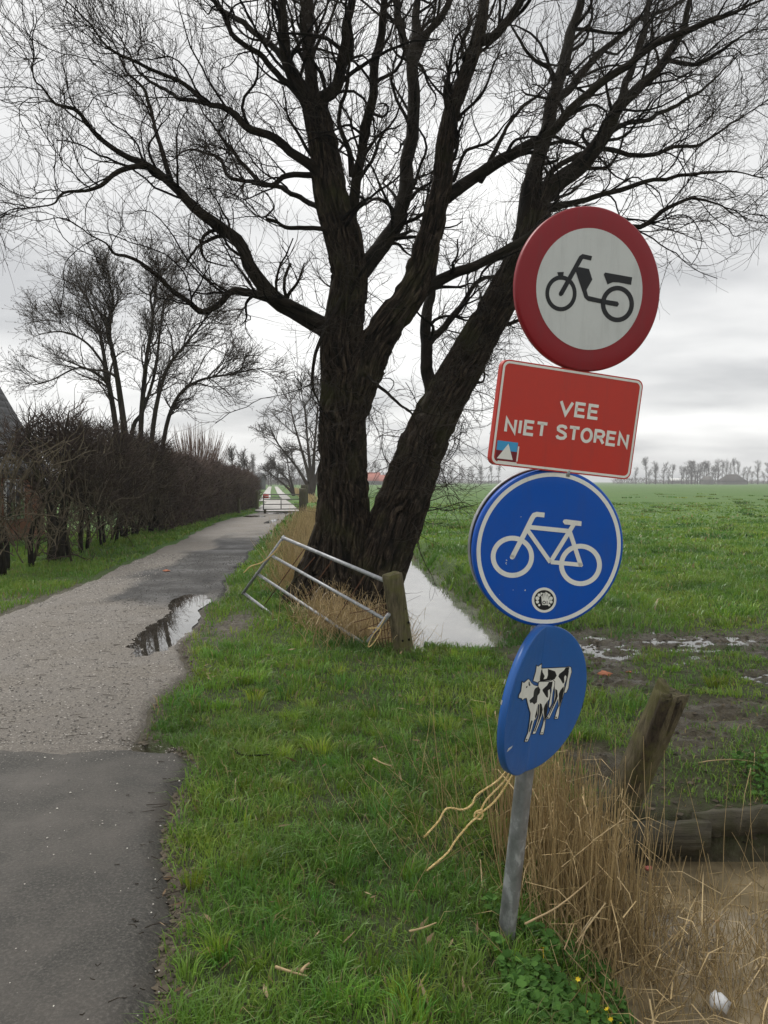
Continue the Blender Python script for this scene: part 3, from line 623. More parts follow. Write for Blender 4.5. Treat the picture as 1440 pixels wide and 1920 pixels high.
# far rows of bare trees, three shared meshes
fr = np.random.default_rng(21); far_me = []
for k_ in range(4):
    b_ = Bag(); h = 12.0; cols = 3 if k_ == 3 else 2
    tp = np.array([[0, 0, -0.3], [0.1, 0, 4], [0.2 * fr.normal(), 0.2, 8], [0.3 * fr.normal(), 0, 12]]); p_, r_ = resample(tp, [0.28, 0.22, 0.14, 0.04], 12); b_.tubes(p_, r_, 6)
    B1, Q1 = grow(fr, p_[None], r_[None], np.array([26]), (0.22, 1), (20, 55), (2.0, 4.6), (0.4, 0.6), 5, 0.12, 0.14, rmax=0.10, rmin=0.04); b_.tubes(B1, Q1, 3)
    B2, Q2 = grow(fr, B1, Q1, np.full(len(B1), 9), (0.1, 1), (20, 55), (0.8, 2.0), (0.5, 0.7), 2, 0.15, 0.12, rmax=0.06, rmin=0.035); b_.tubes(B2, Q2, 3)
    o_ = b_.build('far_tree', M['fartree']); far_me.append(o_.data); bpy.data.objects.remove(o_)
def far_tree(px, d, h, label, group, wide=1.0):
    o_ = bpy.data.objects.new('far_tree', far_me[fr.integers(4)]); C.objects.link(o_)
    o_.location = (P(px, 905, d)[0], d, -0.02); s_ = h / 12.5; o_.scale = (s_ * wide, s_ * wide, s_); o_.rotation_euler = (0, 0, fr.random() * 6.28)
    tag(o_, label, 'tree', group)
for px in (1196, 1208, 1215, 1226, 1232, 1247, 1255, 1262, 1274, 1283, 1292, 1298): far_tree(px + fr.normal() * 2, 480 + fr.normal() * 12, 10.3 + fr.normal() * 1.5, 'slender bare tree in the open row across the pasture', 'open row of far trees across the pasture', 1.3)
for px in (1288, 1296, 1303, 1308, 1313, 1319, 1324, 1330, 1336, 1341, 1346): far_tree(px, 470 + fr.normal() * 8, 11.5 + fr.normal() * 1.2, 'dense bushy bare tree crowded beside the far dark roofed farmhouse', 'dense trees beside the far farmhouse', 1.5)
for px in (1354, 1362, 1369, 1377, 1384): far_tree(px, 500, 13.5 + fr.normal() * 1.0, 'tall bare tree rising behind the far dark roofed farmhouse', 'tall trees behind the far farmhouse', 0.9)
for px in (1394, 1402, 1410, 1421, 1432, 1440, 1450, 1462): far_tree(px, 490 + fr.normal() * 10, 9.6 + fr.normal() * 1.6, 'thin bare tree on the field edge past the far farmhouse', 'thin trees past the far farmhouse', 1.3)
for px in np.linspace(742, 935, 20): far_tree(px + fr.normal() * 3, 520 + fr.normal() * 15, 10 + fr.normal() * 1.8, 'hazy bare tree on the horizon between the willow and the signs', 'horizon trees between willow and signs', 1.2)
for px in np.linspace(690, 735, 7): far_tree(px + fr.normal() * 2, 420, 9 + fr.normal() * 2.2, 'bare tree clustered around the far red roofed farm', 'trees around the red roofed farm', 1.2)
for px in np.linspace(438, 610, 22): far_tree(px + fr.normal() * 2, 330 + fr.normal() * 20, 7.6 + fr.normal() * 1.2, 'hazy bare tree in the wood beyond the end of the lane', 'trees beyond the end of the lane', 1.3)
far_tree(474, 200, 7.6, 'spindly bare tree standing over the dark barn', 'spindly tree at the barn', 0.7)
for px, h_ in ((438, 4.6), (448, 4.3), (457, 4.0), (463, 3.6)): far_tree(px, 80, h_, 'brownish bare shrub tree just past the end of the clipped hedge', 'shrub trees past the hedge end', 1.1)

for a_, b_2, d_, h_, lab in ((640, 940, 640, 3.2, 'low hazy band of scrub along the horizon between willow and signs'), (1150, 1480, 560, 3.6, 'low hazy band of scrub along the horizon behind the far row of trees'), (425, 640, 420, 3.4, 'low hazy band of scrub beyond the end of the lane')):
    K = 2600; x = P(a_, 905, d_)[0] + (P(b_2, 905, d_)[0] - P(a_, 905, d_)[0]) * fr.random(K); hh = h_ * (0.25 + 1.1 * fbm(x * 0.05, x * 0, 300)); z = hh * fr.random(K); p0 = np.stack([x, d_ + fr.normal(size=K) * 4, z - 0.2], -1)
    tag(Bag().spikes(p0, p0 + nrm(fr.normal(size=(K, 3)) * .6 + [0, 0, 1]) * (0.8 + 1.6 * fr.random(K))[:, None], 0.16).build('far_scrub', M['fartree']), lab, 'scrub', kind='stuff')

# ------------------------------------------------------------------ hedges
def hedge_x(y): return np.interp(y, [10, 16.7, 25, 52], [-6.7, -6.95, -7.45, -8.75])
def hedge(name, label, y0, y1, ntw, htop, thick, lens, rad, mat, seed, zmin, stems, dens):
    rng = np.random.default_rng(seed); root = empty(name, (hedge_x((y0 + y1) / 2), (y0 + y1) / 2, 0)); tag(root, label, 'hedge')
    yy = y0 + (y1 - y0) * rng.random(ntw * 3); zt = htop(yy) + (fbm(yy * 1.1, yy * 0, seed) - 0.5) * (0.9 if seed == 3 else 0.35)
    zz_ = zmin + (zt - zmin) * rng.random(ntw * 3) ** 0.8
    xx = hedge_x(yy) + (rng.random(ntw * 3) - 0.5) * thick * (0.7 + 0.3 * np.sin(np.clip(zz_ / zt, 0, 1) * 3))
    keep = rng.random(ntw * 3) < dens(yy, zz_ / zt, xx, rng)
    p0 = np.stack([xx, yy, zz_], -1)[keep][:ntw]; K = len(p0)
    d = nrm(rng.normal(size=(K, 3)) * np.array([0.8, 0.8, 0.5]) + np.array([0, 0, 0.75])); L = (lens[0] + (lens[1] - lens[0]) * rng.random(K))[:, None]
    p1 = p0 + d * L * 0.6; p2 = p1 + nrm(d + rng.normal(size=(K, 3)) * 0.35) * L * 0.4
    pts = np.stack([p0, p1, p2], 1); rr = rad * (0.6 + 0.8 * rng.random(K))[:, None] * np.array([[1, 0.75, 0.3]])
    tag((Bag().tubes(pts, rr, 3) if seed == 3 else Bag().spikes(p0, p2, rr[:, 0])).build('twigs', mat, root, seed == 3), kind='stuff')
    K = ntw // (16 if seed == 3 else 34); y_ = y0 + (y1 - y0) * rng.random(K); h_ = htop(y_); z_ = zmin + h_ * 0.75 * rng.random(K); p0 = np.stack([hedge_x(y_) + thick * (0.15 + 0.35 * rng.random(K)), y_, z_], -1)
    w_, wr_ = grow(rng, np.stack([p0, p0 + [0, 0, .01]], 1), np.full((K, 2), 0.02), np.ones(K, int), (0, 1), (0, 45), (0.4, 1.1), (0.5, 1.0), 6, 0.28, 0.10, rmax=0.014 * rad / 0.0085, rmin=0.006)
    k_ = w_[:, -1, 2] < htop(w_[:, -1, 1]) + 0.35; tag(Bag().tubes(w_[k_], wr_[k_], 4).build('branches', M['hedge_pale'], root, True), kind='stuff')
    for i in range(stems):
        y_ = y0 + (y1 - y0) * (i + 0.5 + rng.normal() * 0.25) / stems; x_ = hedge_x(y_) + rng.normal() * 0.12; h = float(htop(np.array([y_]))[0]) * (0.7 + 0.25 * rng.random())
        pts = np.array([[x_, y_, -0.1], [x_ + rng.normal() * .08, y_ + rng.normal() * .08, h * 0.3], [x_ + rng.normal() * .18, y_ + rng.normal() * .2, h * 0.65], [x_ + rng.normal() * .3, y_ + rng.normal() * .3, h]])
        p_, r_ = resample(pts, np.array([0.055, 0.045, 0.03, 0.012]) * (0.7 + 0.6 * rng.random()), 9); Bag().tubes(p_, r_, 6, cap=True).build('stem', M['ltree'], root, True, True)
    return root
hh1 = lambda y: np.interp(y, [10, 14, 17, 21, 26], [1.8, 2.4, 2.7, 2.95, 2.65])
hedge('overgrown_hedge', 'tall gappy overgrown hedge of bare dark twigs beside the gravel track', 12.6, 25.5, 12000, hh1, 1.7, (0.3, 0.9), 0.0075, M['hedge'], 3, 0.25, 22,
      lambda y, s, x, r: np.clip((0.06 + 0.7 * sstep(0.2, 0.8, s)) * (0.16 + 0.84 * sstep(14.5, 18.5, y)) * sstep(0.36, 0.60, fbm(y * 0.95 + 3, s * 2.2, 5, 3)) * 1.6 + 0.10 * sstep(17.0, 20.5, y), 0.01, 1))
hh2 = lambda y: np.interp(y, [25, 30, 38, 45, 52], [2.6, 2.5, 2.35, 2.15, 1.95])
hedge('clipped_hedge', 'dense reddish brown clipped hedge running along the track towards the far gate', 25.3, 52, 34000, hh2, 1.5, (0.25, 0.6), 0.016, M['hedge2'], 4, 0.0, 30, lambda y, s, x, r: 0.8 + 0 * y)
# thick forked stem at the near end of the hedge
r5 = np.random.default_rng(55); d_ = 16.2
hw = [pst([(100, 1062, 26), (97, 990, 21), (92, 945, 17), (72, 900, 12), (60, 850, 8), (50, 800, 5)], d_, d_ - .3), pst([(96, 975, 18), (106, 920, 14), (118, 870, 10), (122, 810, 6), (130, 770, 3)], d_, d_ + .4),
      pst([(118, 1055, 13), (116, 980, 12), (124, 930, 9), (140, 880, 6), (150, 820, 4)], d_ + .3, d_ + .5), pst([(60, 905, 8), (30, 870, 6), (0, 850, 5), (-30, 820, 3)], d_ - .2, d_ - .6), pst([(98, 850, 6), (70, 830, 5), (30, 840, 5), (-10, 862, 4)], d_ - .2, d_ - .9),
      pst([(100, 1050, 9), (122, 1000, 6), (135, 1060, 4)], d_ - .1, d_ - .25)]
bare_tree('hawthorn_tree', 'thick forked dark hawthorn trunk standing at the open end of the overgrown hedge', 'tree', hw, r5, (M['ltree'], M['hedge']),
          dict(count=11, trange=(0.45, 1), ang=(30, 75), lens=(0.5, 1.2), rfac=(0.4, 0.6), nseg=6, wig=0.2, up=0.05, rmax=0.03, rmin=0.009),
          dict(count=8, trange=(0.1, 1), ang=(25, 65), lens=(0.25, 0.6), rfac=(0.5, 0.7), nseg=4, wig=0.2, up=0.05, rmax=0.011, rmin=0.005), base=(P(100, 1062, d_)[0], d_, 0))
# osier bush with upright whips behind the clipped hedge
ob = empty('osier_bush', (P(385, 900, 40)[0] - 0.45, 40.0, 0)); tag(ob, 'pale reddish bush of upright whips behind the clipped hedge', 'bush')
ro = np.random.default_rng(8); K = 420
a_ = ro.random(K) * 6.28; sp_ = ro.random(K) ** 0.6
p0 = np.stack([ob.location.x + np.cos(a_) * 0.5 * sp_, ob.location.y + np.sin(a_) * 0.5 * sp_, np.full(K, 0.9)], -1)
dd = nrm(np.stack([np.cos(a_) * 0.62 * sp_, np.sin(a_) * 0.62 * sp_, np.ones(K)], -1)); L = (3.0 + 1.1 * ro.random(K) - 0.9 * sp_)[:, None]
p1 = p0 + dd * L * 0.5; p2 = p1 + nrm(dd + np.array([0, 0, 0.3]) + ro.normal(size=(K, 3)) * 0.08) * L * 0.5
tag(Bag().tubes(np.stack([p0, p1, p2], 1), np.tile([[0.012, 0.010, 0.006]], (K, 1)), 3).build('whips', M['osier'], ob, True), kind='stuff')
Bag().tubes(resample([[ob.location.x, ob.location.y, -0.1], [ob.location.x + .05, ob.location.y, 0.6], [ob.location.x, ob.location.y, 1.1]], [0.22, 0.2, 0.3], 8)[0], np.linspace(0.2, 0.4, 8), 10, cap=True).build('trunk', M['ltree'], ob, True, True)

# ------------------------------------------------------------------ grass, reeds, leaves
def blades(rng, x, y, h, w, lean, col, z=None, az=None):
    K = len(x); z = ground_z(x, y) if z is None else z; a = rng.random(K) * 6.283 if az is None else az; f = rng.random(K) * 6.283
    sx, sy = np.cos(f) * w / 2, np.sin(f) * w / 2; lx_, ly_ = np.cos(a) * lean * h, np.sin(a) * lean * h
    z0 = z - 0.012
    v = np.stack([np.stack([x - sx, y - sy, z0], -1), np.stack([x + sx, y + sy, z0], -1),
                  np.stack([x - sx * .75 + lx_ * .35, y - sy * .75 + ly_ * .35, z + h * .62], -1), np.stack([x + sx * .75 + lx_ * .35, y + sy * .75 + ly_ * .35, z + h * .62], -1),
                  np.stack([x + lx_, y + ly_, z + h * (1 - 0.25 * np.minimum(lean, 1.5))], -1)], 1)
    i = np.arange(K)[:, None] * 5
    return v.reshape(-1, 3), i + np.array([[0, 1, 3, 2]]), i + np.array([[2, 3, 4]]), np.repeat(col, 5, axis=0)
def gcolor(rng, x, y, dry=0.05):
    K = len(x); n = (0.5 * fbm(x * 1.3, y * 1.3, 91) + 0.5 * fbm(x * 5, y * 5, 93))[:, None]; u = rng.random((K, 1)); n2 = fbm(x * 0.6 + 9, y * 0.6, 92)[:, None]
    g1 = np.array([[0.118, 0.250, 0.030]]); g2 = np.array([[0.25, 0.345, 0.048]]); g3 = np.array([[0.042, 0.125, 0.023]]); st = np.array([[0.33, 0.26, 0.12]])
    c = g1 + (g2 - g1) * np.clip((n - 0.38) * 3.0 + (u - 0.5) * 1.0, 0, 1); c = c + (g3 - c) * np.clip((0.5 - n2) * 3 + (u - 0.6) * 0.5, 0, 0.8)
    d = rng.random((K, 1)) < dry; c = np.where(d, st * (0.5 + 0.7 * u), c)
    return np.concatenate([c, np.ones((K, 1))], 1)
def grass_ok(x, y, rng, edge=0.05):
    tr = (x < tr_right(y) - 0.05 + edge * rng.random(len(x)) * 3) & (x > tr_left(y) - edge * 2) & (y > 4.6) & (y < 44)
    asp = (x < as_right(y) - 0.03 + edge * 3 * rng.random(len(x)) ** 1.5) & (y < 5.0)
    lane = (y >= 43) & (x > np.interp(y, [43, 70], [-7, -10.5])) & (x < np.interp(y, [43, 70], [-4.4, -8.5]))
    dn = ditch_n(x, y); dx, dy = ditch_s(x, y)
    wet = (dn < 0.06) | (np.maximum(dx, dy) < 0.12)
    md = mudmask(x, y); mud = rng.random(len(x)) < md * 1.1 - 0.12
    return ~(tr | asp | wet | mud | lane)
gr = np.random.default_rng(101); GV, GQ, GT, GC = [], [], [], []; off = 0
def add_grass(x0, x1, y0, y1, dens, h, w, lean, dry=0.04, cond=None):
    global off
    K = int((x1 - x0) * (y1 - y0) * dens); x = x0 + (x1 - x0) * gr.random(K); y = y0 + (y1 - y0) * gr.random(K)
    cl = fbm(x * 3.5, y * 3.5, 95); k = grass_ok(x, y, gr) & (gr.random(K) < 0.35 + 1.3 * cl)
    if cond is not None: k &= cond(x, y)
    x, y, cl = x[k], y[k], cl[k]; K = len(x); big = fbm(x * 1.1, y * 1.1, 96)
    hh = (h[0] + (h[1] - h[0]) * gr.random(K)) * np.clip(0.15 + 1.15 * cl + 1.3 * (big - 0.45), 0.22, 1.7); hh *= 1 - 0.6 * mudmask(x, y)
    v, q_, t_, c_ = blades(gr, x, y, np.maximum(hh, 0.012), w * (0.55 + 0.8 * gr.random(K) + 1.2 * (gr.random(K) < 0.07)), lean[0] + (lean[1] - lean[0]) * gr.random(K), gcolor(gr, x, y, dry))
    GV.append(v); GQ.append(q_ + off); GT.append(t_ + off); GC.append(c_); off += len(v)
def tufts(x0, x1, y0, y1, dens, nb, rad, h, w, bright=(0.55, 1.45)):
    global off
    T = int((x1 - x0) * (y1 - y0) * dens); tx = x0 + (x1 - x0) * gr.random(T); ty_ = y0 + (y1 - y0) * gr.random(T); k = grass_ok(tx, ty_, gr) & (gr.random(T) < 0.15 + 1.6 * fbm(tx * 1.6, ty_ * 1.6, 97) ** 1.5)
    tx, ty_ = tx[k], ty_[k]; T = len(tx); n = (nb * (0.5 + gr.random(T))).astype(int); id_ = np.repeat(np.arange(T), n); K = len(id_)
    a = gr.random(K) * 6.283; q_ = np.sqrt(gr.random(K)); R_ = (rad * (0.6 + 0.9 * gr.random(T)))[id_]; x = tx[id_] + np.cos(a) * q_ * R_; y = ty_[id_] + np.sin(a) * q_ * R_
    hT = (h[0] + (h[1] - h[0]) * gr.random(T) ** 1.6)[id_]; hh = hT * (0.55 + 0.55 * gr.random(K)); sw = (gr.random(T) * 6.283)[id_]; sl = (0.6 * gr.random(T))[id_]
    dx_ = np.cos(a) * q_ * 0.9 + np.cos(sw) * sl; dy_ = np.sin(a) * q_ * 0.9 + np.sin(sw) * sl; az = np.arctan2(dy_, dx_); ln_ = np.clip(np.hypot(dx_, dy_) * (0.6 + 0.9 * gr.random(K)), 0.05, 1.7)
    c = gcolor(gr, tx, ty_, 0.0)[id_]; hue = gr.random((T, 1))[id_]; br = (bright[0] + (bright[1] - bright[0]) * gr.random((T, 1)))[id_] * (0.75 + 0.5 * gr.random((K, 1)))
    c[:, :3] = c[:, :3] * br * (1 + (hue - 0.5) * np.array([[0.5, 0.1, -0.5]])); dr = gr.random(K) < 0.05; c[dr, :3] = np.array([0.36, 0.28, 0.13]) * (0.5 + 0.6 * gr.random((dr.sum(), 1)))
    k = grass_ok(x, y, gr); x, y, hh, ln_, c, az = x[k], y[k], hh[k], ln_[k], c[k], az[k]; K = len(x)
    v, q4, t3, c_ = blades(gr, x, y, hh, w * (0.6 + 0.8 * gr.random(K)), ln_, c, az=az)
    GV.append(v); GQ.append(q4 + off); GT.append(t3 + off); GC.append(c_); off += len(v)
tufts(-1.2, 1.0, 1.9, 3.6, 110, 60, 0.045, (0.045, 0.11), 0.0038)
tufts(-1.5, 1.4, 3.6, 5.6, 80, 52, 0.055, (0.045, 0.12), 0.0046)
tufts(-2.3, 4.6, 5.6, 8.8, 34, 40, 0.08, (0.05, 0.13), 0.0070)
tufts(-3.2, 8.0, 8.8, 15, 8, 42, 0.13, (0.06, 0.15), 0.013, (0.4, 1.4))
tufts(-4.5, 14, 15, 30, 1.3, 44, 0.22, (0.08, 0.18), 0.026, (0.4, 1.2))
tufts(-6, 28, 30, 55, 0.22, 40, 0.36, (0.08, 0.18), 0.055, (0.5, 1.1))
tufts(-6, 48, 55, 110, 0.05, 36, 0.55, (0.10, 0.22), 0.09, (0.5, 1.1))
add_grass(-1.3, 1.1, 1.9, 3.6, 6000, (0.045, 0.12), 0.0042, (0.3, 1.5), 0.05)
add_grass(-1.6, 1.5, 3.6, 5.6, 4000, (0.045, 0.12), 0.0050, (0.3, 1.5), 0.05)
add_grass(-2.3, 4.6, 5.6, 8.8, 1600, (0.045, 0.12), 0.0070, (0.3, 1.4), 0.04)
add_grass(1.5, 4.2, 4.35, 5.6, 2600, (0.04, 0.10), 0.0055, (0.4, 1.6), 0.10)
add_grass(-3.2, 7.5, 8.8, 14, 850, (0.06, 0.17), 0.011, (0.3, 1.3), 0.03)
add_grass(-4.5, 12, 14, 22, 270, (0.07, 0.18), 0.022, (0.3, 1.3), 0.03)
add_grass(-8, 19, 22, 34, 75, (0.07, 0.16), 0.045, (0.3, 1.3), 0.03)
add_grass(-8, 26, 34, 62, 12, (0.05, 0.12), 0.08, (0.5, 1.5), 0.03)
add_grass(-8.4, -4.5, 8, 16, 1000, (0.05, 0.15), 0.010, (0.3, 1.3), 0.05, lambda x, y: x < tr_left(y))
add_grass(-9.0, -4.8, 16, 40, 300, (0.05, 0.15), 0.020, (0.3, 1.3), 0.05, lambda x, y: x < tr_left(y))
add_grass(-14, -7.5, 9, 26, 110, (0.06, 0.18), 0.025, (0.3, 1.3), 0.06)
me = mesh_np('grass', np.concatenate(GV), [np.concatenate(GQ), np.concatenate(GT)], False, {'col': np.concatenate(GC)}); print('grass blades', off // 5)
tag(link('grass', me, None, M['grass']), 'short green grass of the verge and pasture around the track', 'grass', kind='stuff')

def straw(rng, K, dark=0.0):
    u = rng.random((K, 1)); c = np.array([[0.42, 0.30, 0.14]]) + u * np.array([[0.32, 0.26, 0.15]]); c *= 1 - dark * rng.random((K, 1))
    return np.concatenate([c, np.ones((K, 1))], 1)
def stalks(rng, x, y, h, r, lean, wig, z=None, leanv=(0, 0), n=5, dark=0.4):
    K = len(x); z = (ground_z(x, y) - 0.02) if z is None else z; p = np.zeros((K, n, 3)); p[:, 0] = np.stack([x, y, z], -1)
    d = nrm(np.stack([rng.normal(size=K) * lean + leanv[0], rng.normal(size=K) * lean + leanv[1], np.ones(K)], -1)); st = (h / (n - 1))[:, None]
    for i in range(1, n): d = nrm(d + rng.normal(size=(K, 3)) * wig); p[:, i] = p[:, i - 1] + d * st
    return p, np.asarray(r)[:, None] * np.linspace(1, 0.35, n)[None], np.repeat(straw(rng, K, dark), n * 3, axis=0)
def reed_obj(name, label, batches, rng, leaves=0):
    b_ = Bag(); cols = []
    for p, r, c in batches: b_.tubes(p, r, 3); cols.append(c)
    if leaves:
        P_ = np.concatenate([p[:, 1:].reshape(-1, 3) for p, r, c in batches]); s_ = P_[rng.integers(len(P_), size=leaves)]; K = leaves
        d = nrm(rng.normal(size=(K, 3)) + np.array([0, 0, 0.1])); L = (0.10 + 0.28 * rng.random(K))[:, None]; w = np.cross(d, np.array([0, 0, 1.])) * 0.0028
        v = np.stack([s_ - w, s_ + w, s_ + d * L * .55 + w * .8 + [0, 0, .02], s_ + d * L * .55 - w * .8 + [0, 0, .02], s_ + d * L - np.array([0, 0, .05])], 1).reshape(-1, 3); i = np.arange(K)[:, None] * 5
        b_.add(v, i + np.array([[0, 1, 2, 3]]), i + np.array([[3, 2, 4]])); cols.append(np.repeat(straw(rng, K, 0.5), 5, axis=0))
    o_ = b_.build(name, M['reed'], None, False, False, {'col': np.concatenate(cols)})
    return tag(o_, label, 'reeds', kind='stuff')
rr = np.random.default_rng(77)
def scat(n, cx_, cy_, sx, sy): return cx_ + rr.normal(size=n) * sx, cy_ + rr.normal(size=n) * sy
bt = []
x, y = scat(900, 0.86, 3.72, 0.17, 0.24); k = (x > 0.52) & (x < 1.28) & (y > 3.2); x, y = x[k], y[k]; bt.append(stalks(rr, x, y, 0.35 + 0.42 * rr.random(len(x)), 0.0020 + 0.0016 * rr.random(len(x)), 0.085, 0.04))
x, y = scat(420, 0.98, 3.35, 0.20, 0.26); bt.append(stalks(rr, x, y, 0.12 + 0.36 * rr.random(len(x)), 0.0018 + 0.0015 * rr.random(len(x)), 0.35, 0.15, dark=0.6))
x, y = scat(420, 1.38, 3.0, 0.26, 0.32); bt.append(stalks(rr, x, y, 0.15 + 0.34 * rr.random(len(x)), 0.0016 + 0.0014 * rr.random(len(x)), 0.32, 0.13, dark=0.5))
x = 1.2 + 1.1 * rr.random(260); y = 2.7 + 1.35 * rr.random(260); k = fbm(x * 2.5, y * 2.5, 151) > 0.46; x, y = x[k], y[k]; bt.append(stalks(rr, x, y, 0.10 + 0.40 * rr.random(len(x)) ** 1.5, 0.0014 + 0.0012 * rr.random(len(x)), 0.30, 0.13, dark=0.3))
x = 1.05 + 1.2 * rr.random(420); y = 2.5 + 1.6 * rr.random(420); pz = np.full(420, WATER - 0.04); dd_ = rr.random(420) * 6.28; Lr = 0.04 + 0.16 * rr.random(420) ** 2
pp = np.stack([x, y, pz], -1); d2 = np.stack([np.cos(dd_), np.sin(dd_), 0.10 * rr.random(420)], -1) * Lr[:, None]; bt.append((np.stack([pp, pp + d2 * .5, pp + d2], 1), np.tile([[.0018, .0018, .001]], (420, 1)), np.repeat(straw(rr, 420, 0.75), 9, axis=0)))
x = np.array([1.05, 1.22, 1.5, 1.62, 1.35, 1.14, 1.3]); y = np.array([3.6, 3.5, 3.45, 3.4, 3.2, 3.4, 3.7]); bt.append(stalks(rr, x, y, 0.75 + 0.25 * rr.random(7), np.full(7, 0.0026), 0.10, 0.05, dark=0.2))
reed_obj('dry_reeds', 'clump of dry tan reed stalks on the ditch bank behind the signpost', bt, rr, 500)
bt = []
x, y = scat(650, -0.36, 9.2, 0.27, 0.36); bt.append(stalks(rr, x, y, 0.18 + 0.42 * rr.random(len(x)), 0.0032 + 0.002 * rr.random(len(x)), 0.42, 0.14, leanv=(-0.1, -0.1), dark=0.35))
x, y = scat(700, -0.10, 8.6, 0.28, 0.36); bt.append(stalks(rr, x, y, 0.20 + 0.42 * rr.random(len(x)), 0.003 + 0.002 * rr.random(len(x)), 0.40, 0.14, dark=0.35))
x, y = scat(120, -0.72, 9.3, 0.16, 0.2); bt.append(stalks(rr, x, y, 0.2 + 0.4 * rr.random(len(x)), 0.003 + 0.002 * rr.random(len(x)), 0.5, 0.14, leanv=(-0.2, -0.1), dark=0.35))
reed_obj('dry_reeds', 'tangle of dry tan reeds at the foot of the willow behind the collapsed gate', bt, rr, 1800)
bt = []
y = 11.5 + 27 * rr.random(3600) ** 1.3; x = np.interp(y, [11.5, 18, 40], [-1.25, -1.9, -3.3]) + rr.normal(size=3600) * np.interp(y, [11, 40], [0.22, 0.5])
bt.append(stalks(rr, x, y, 0.25 + 0.45 * rr.random(3600), np.interp(y, [11, 40], [0.004, 0.011]), 0.45, 0.12, n=4, dark=0.25))
reed_obj('dry_reeds', 'strip of pale dry grass along the ditch between the willow and the far gate', bt, rr)
bt = []
x, y = scat(90, -0.05, 3.75, 0.22, 0.35); bt.append(stalks(rr, x + 0.4, y, 0.15 + 0.35 * rr.random(90), np.full(90, 0.0016), 0.5, 0.12, leanv=(-0.3, 0), dark=0.2))
x = np.array([0.30, 0.36, 0.2, 0.42]); y = np.array([4.0, 3.8, 4.3, 3.9]); bt.append(stalks(rr, x, y, np.array([0.75, 0.5, 0.45, 0.55]), np.full(4, 0.0024), 0.12, 0.05, leanv=(-0.15, 0), dark=0.1))
reed_obj('dry_reeds', 'thin wisps of dry grass in the green verge beside the rope ends', bt, rr)
bt = []
y = 60 + 110 * rr.random(1500); x = np.interp(y, [60, 82, 170], [-10.2, -13.8, -27]) - np.abs(rr.normal(size=1500)) * 2.2; bt.append(stalks(rr, x, y, 0.3 + 0.3 * rr.random(1500), np.full(1500, 0.04), 0.4, 0.1, n=3, z=0 * x, dark=0.1))
y = 60 + 120 * rr.random(1100); x = np.interp(y, [60, 82, 180], [-6.2, -8.6, -22]) + np.abs(rr.normal(size=1100)) * 0.9; bt.append(stalks(rr, x, y, 0.3 + 0.3 * rr.random(1100), np.full(1100, 0.035), 0.4, 0.1, n=3, z=0 * x, dark=0.1))
reed_obj('dry_reeds', 'dry rust coloured grass edging the lane beyond the far gate', bt, rr)
# broad low leaves on the bank
K = 4200; x = 0.30 + 0.72 * rr.random(K); y = 2.05 + 1.15 * rr.random(K); k = (x > 0.42 + (y - 2.3) * -0.02) & (x < 1.02 - (y - 2.3) * 0.12) & (fbm(x * 4, y * 4, 133) > 0.36); x, y = x[k], y[k]
x2, y2 = 2.08 + 0.5 * rr.random(520), 4.22 + 0.55 * rr.random(520); x, y = np.concatenate([x, x2]), np.concatenate([y, y2]); K = len(x)
z = ground_z(x, y) + 0.015 + 0.055 * rr.random(K); a = rr.random(K) * 6.283; s_ = 0.007 + 0.012 * rr.random(K); nv = nrm(rr.normal(size=(K, 3)) * 0.45 + np.array([0, -0.1, 1])); t1 = nrm(np.cross(nv, np.stack([np.cos(a), np.sin(a), 0 * a], -1))); t2 = np.cross(nv, t1)
lo = [(0, -1), (.8, -.75), (1.05, .1), (.6, .8), (0, .55), (-.6, .8), (-1.05, .1), (-.8, -.75)]
c0 = np.stack([x, y, z], -1); v = np.stack([c0 + (t1 * p_ + t2 * q_) * s_[:, None] for p_, q_ in lo], 1).reshape(-1, 3)
u = rr.random((K, 1)); lc_ = np.concatenate([np.array([[0.045, 0.115, 0.022]]) + u * np.array([[0.055, 0.10, 0.02]]), np.ones((K, 1))], 1)
tag(link('ground_leaves', mesh_np('ground_leaves', v, [np.arange(K * 8).reshape(K, 8)], False, {'col': np.repeat(lc_, 8, 0)}), None, M['leaf']), 'low round green leaves covering the ditch bank by the signpost foot', 'leaves', kind='stuff')
M['yellow'] = m_plain('buttercup', (0.75, 0.55, 0.02), 0.5, 0.3)
fl = Bag()
for i in range(6):
    a = i * 1.047; c_, s2 = math.cos(a), math.sin(a); fl.add([[0, 0, 0], [c_ * .006 - s2 * .0035, s2 * .006 + c_ * .0035, .002], [c_ * .011, s2 * .011, .004], [c_ * .006 + s2 * .0035, s2 * .006 - c_ * .0035, .002]], [[0, 3, 2, 1]])
fl.tubes(np.array([[0, 0, -0.07], [0.003, 0, -0.03], [0, 0, 0]]), np.array([.0012, .0012, .0012]), 3)
fo = fl.build('yellow_flower', M['yellow']); fme = fo.data; bpy.data.objects.remove(fo)
for (px, py) in [(1018, 1778), (1084, 1802), (1139, 1831), (1146, 1847), (1163, 1847), (1104, 1858), (1208, 1862), (1212, 1869), (1268, 1885), (1274, 1889), (1280, 1884), (1306, 1887), (1302, 1897), (1145, 1910), (1301, 1912), (1180, 1905)]:
    g = G(px, py, -0.16); o_ = bpy.data.objects.new('yellow_flower', fme); C.objects.link(o_); gz = float(ground_z(np.array([g[0]]), np.array([g[1]]))[0])
    o_.location = (g[0], g[1], gz + 0.062); o_.rotation_euler = (-0.5, 0.2, px); tag(o_, 'small yellow flower among the low leaves by the signpost foot', 'flower', 'yellow flowers on the ditch bank')
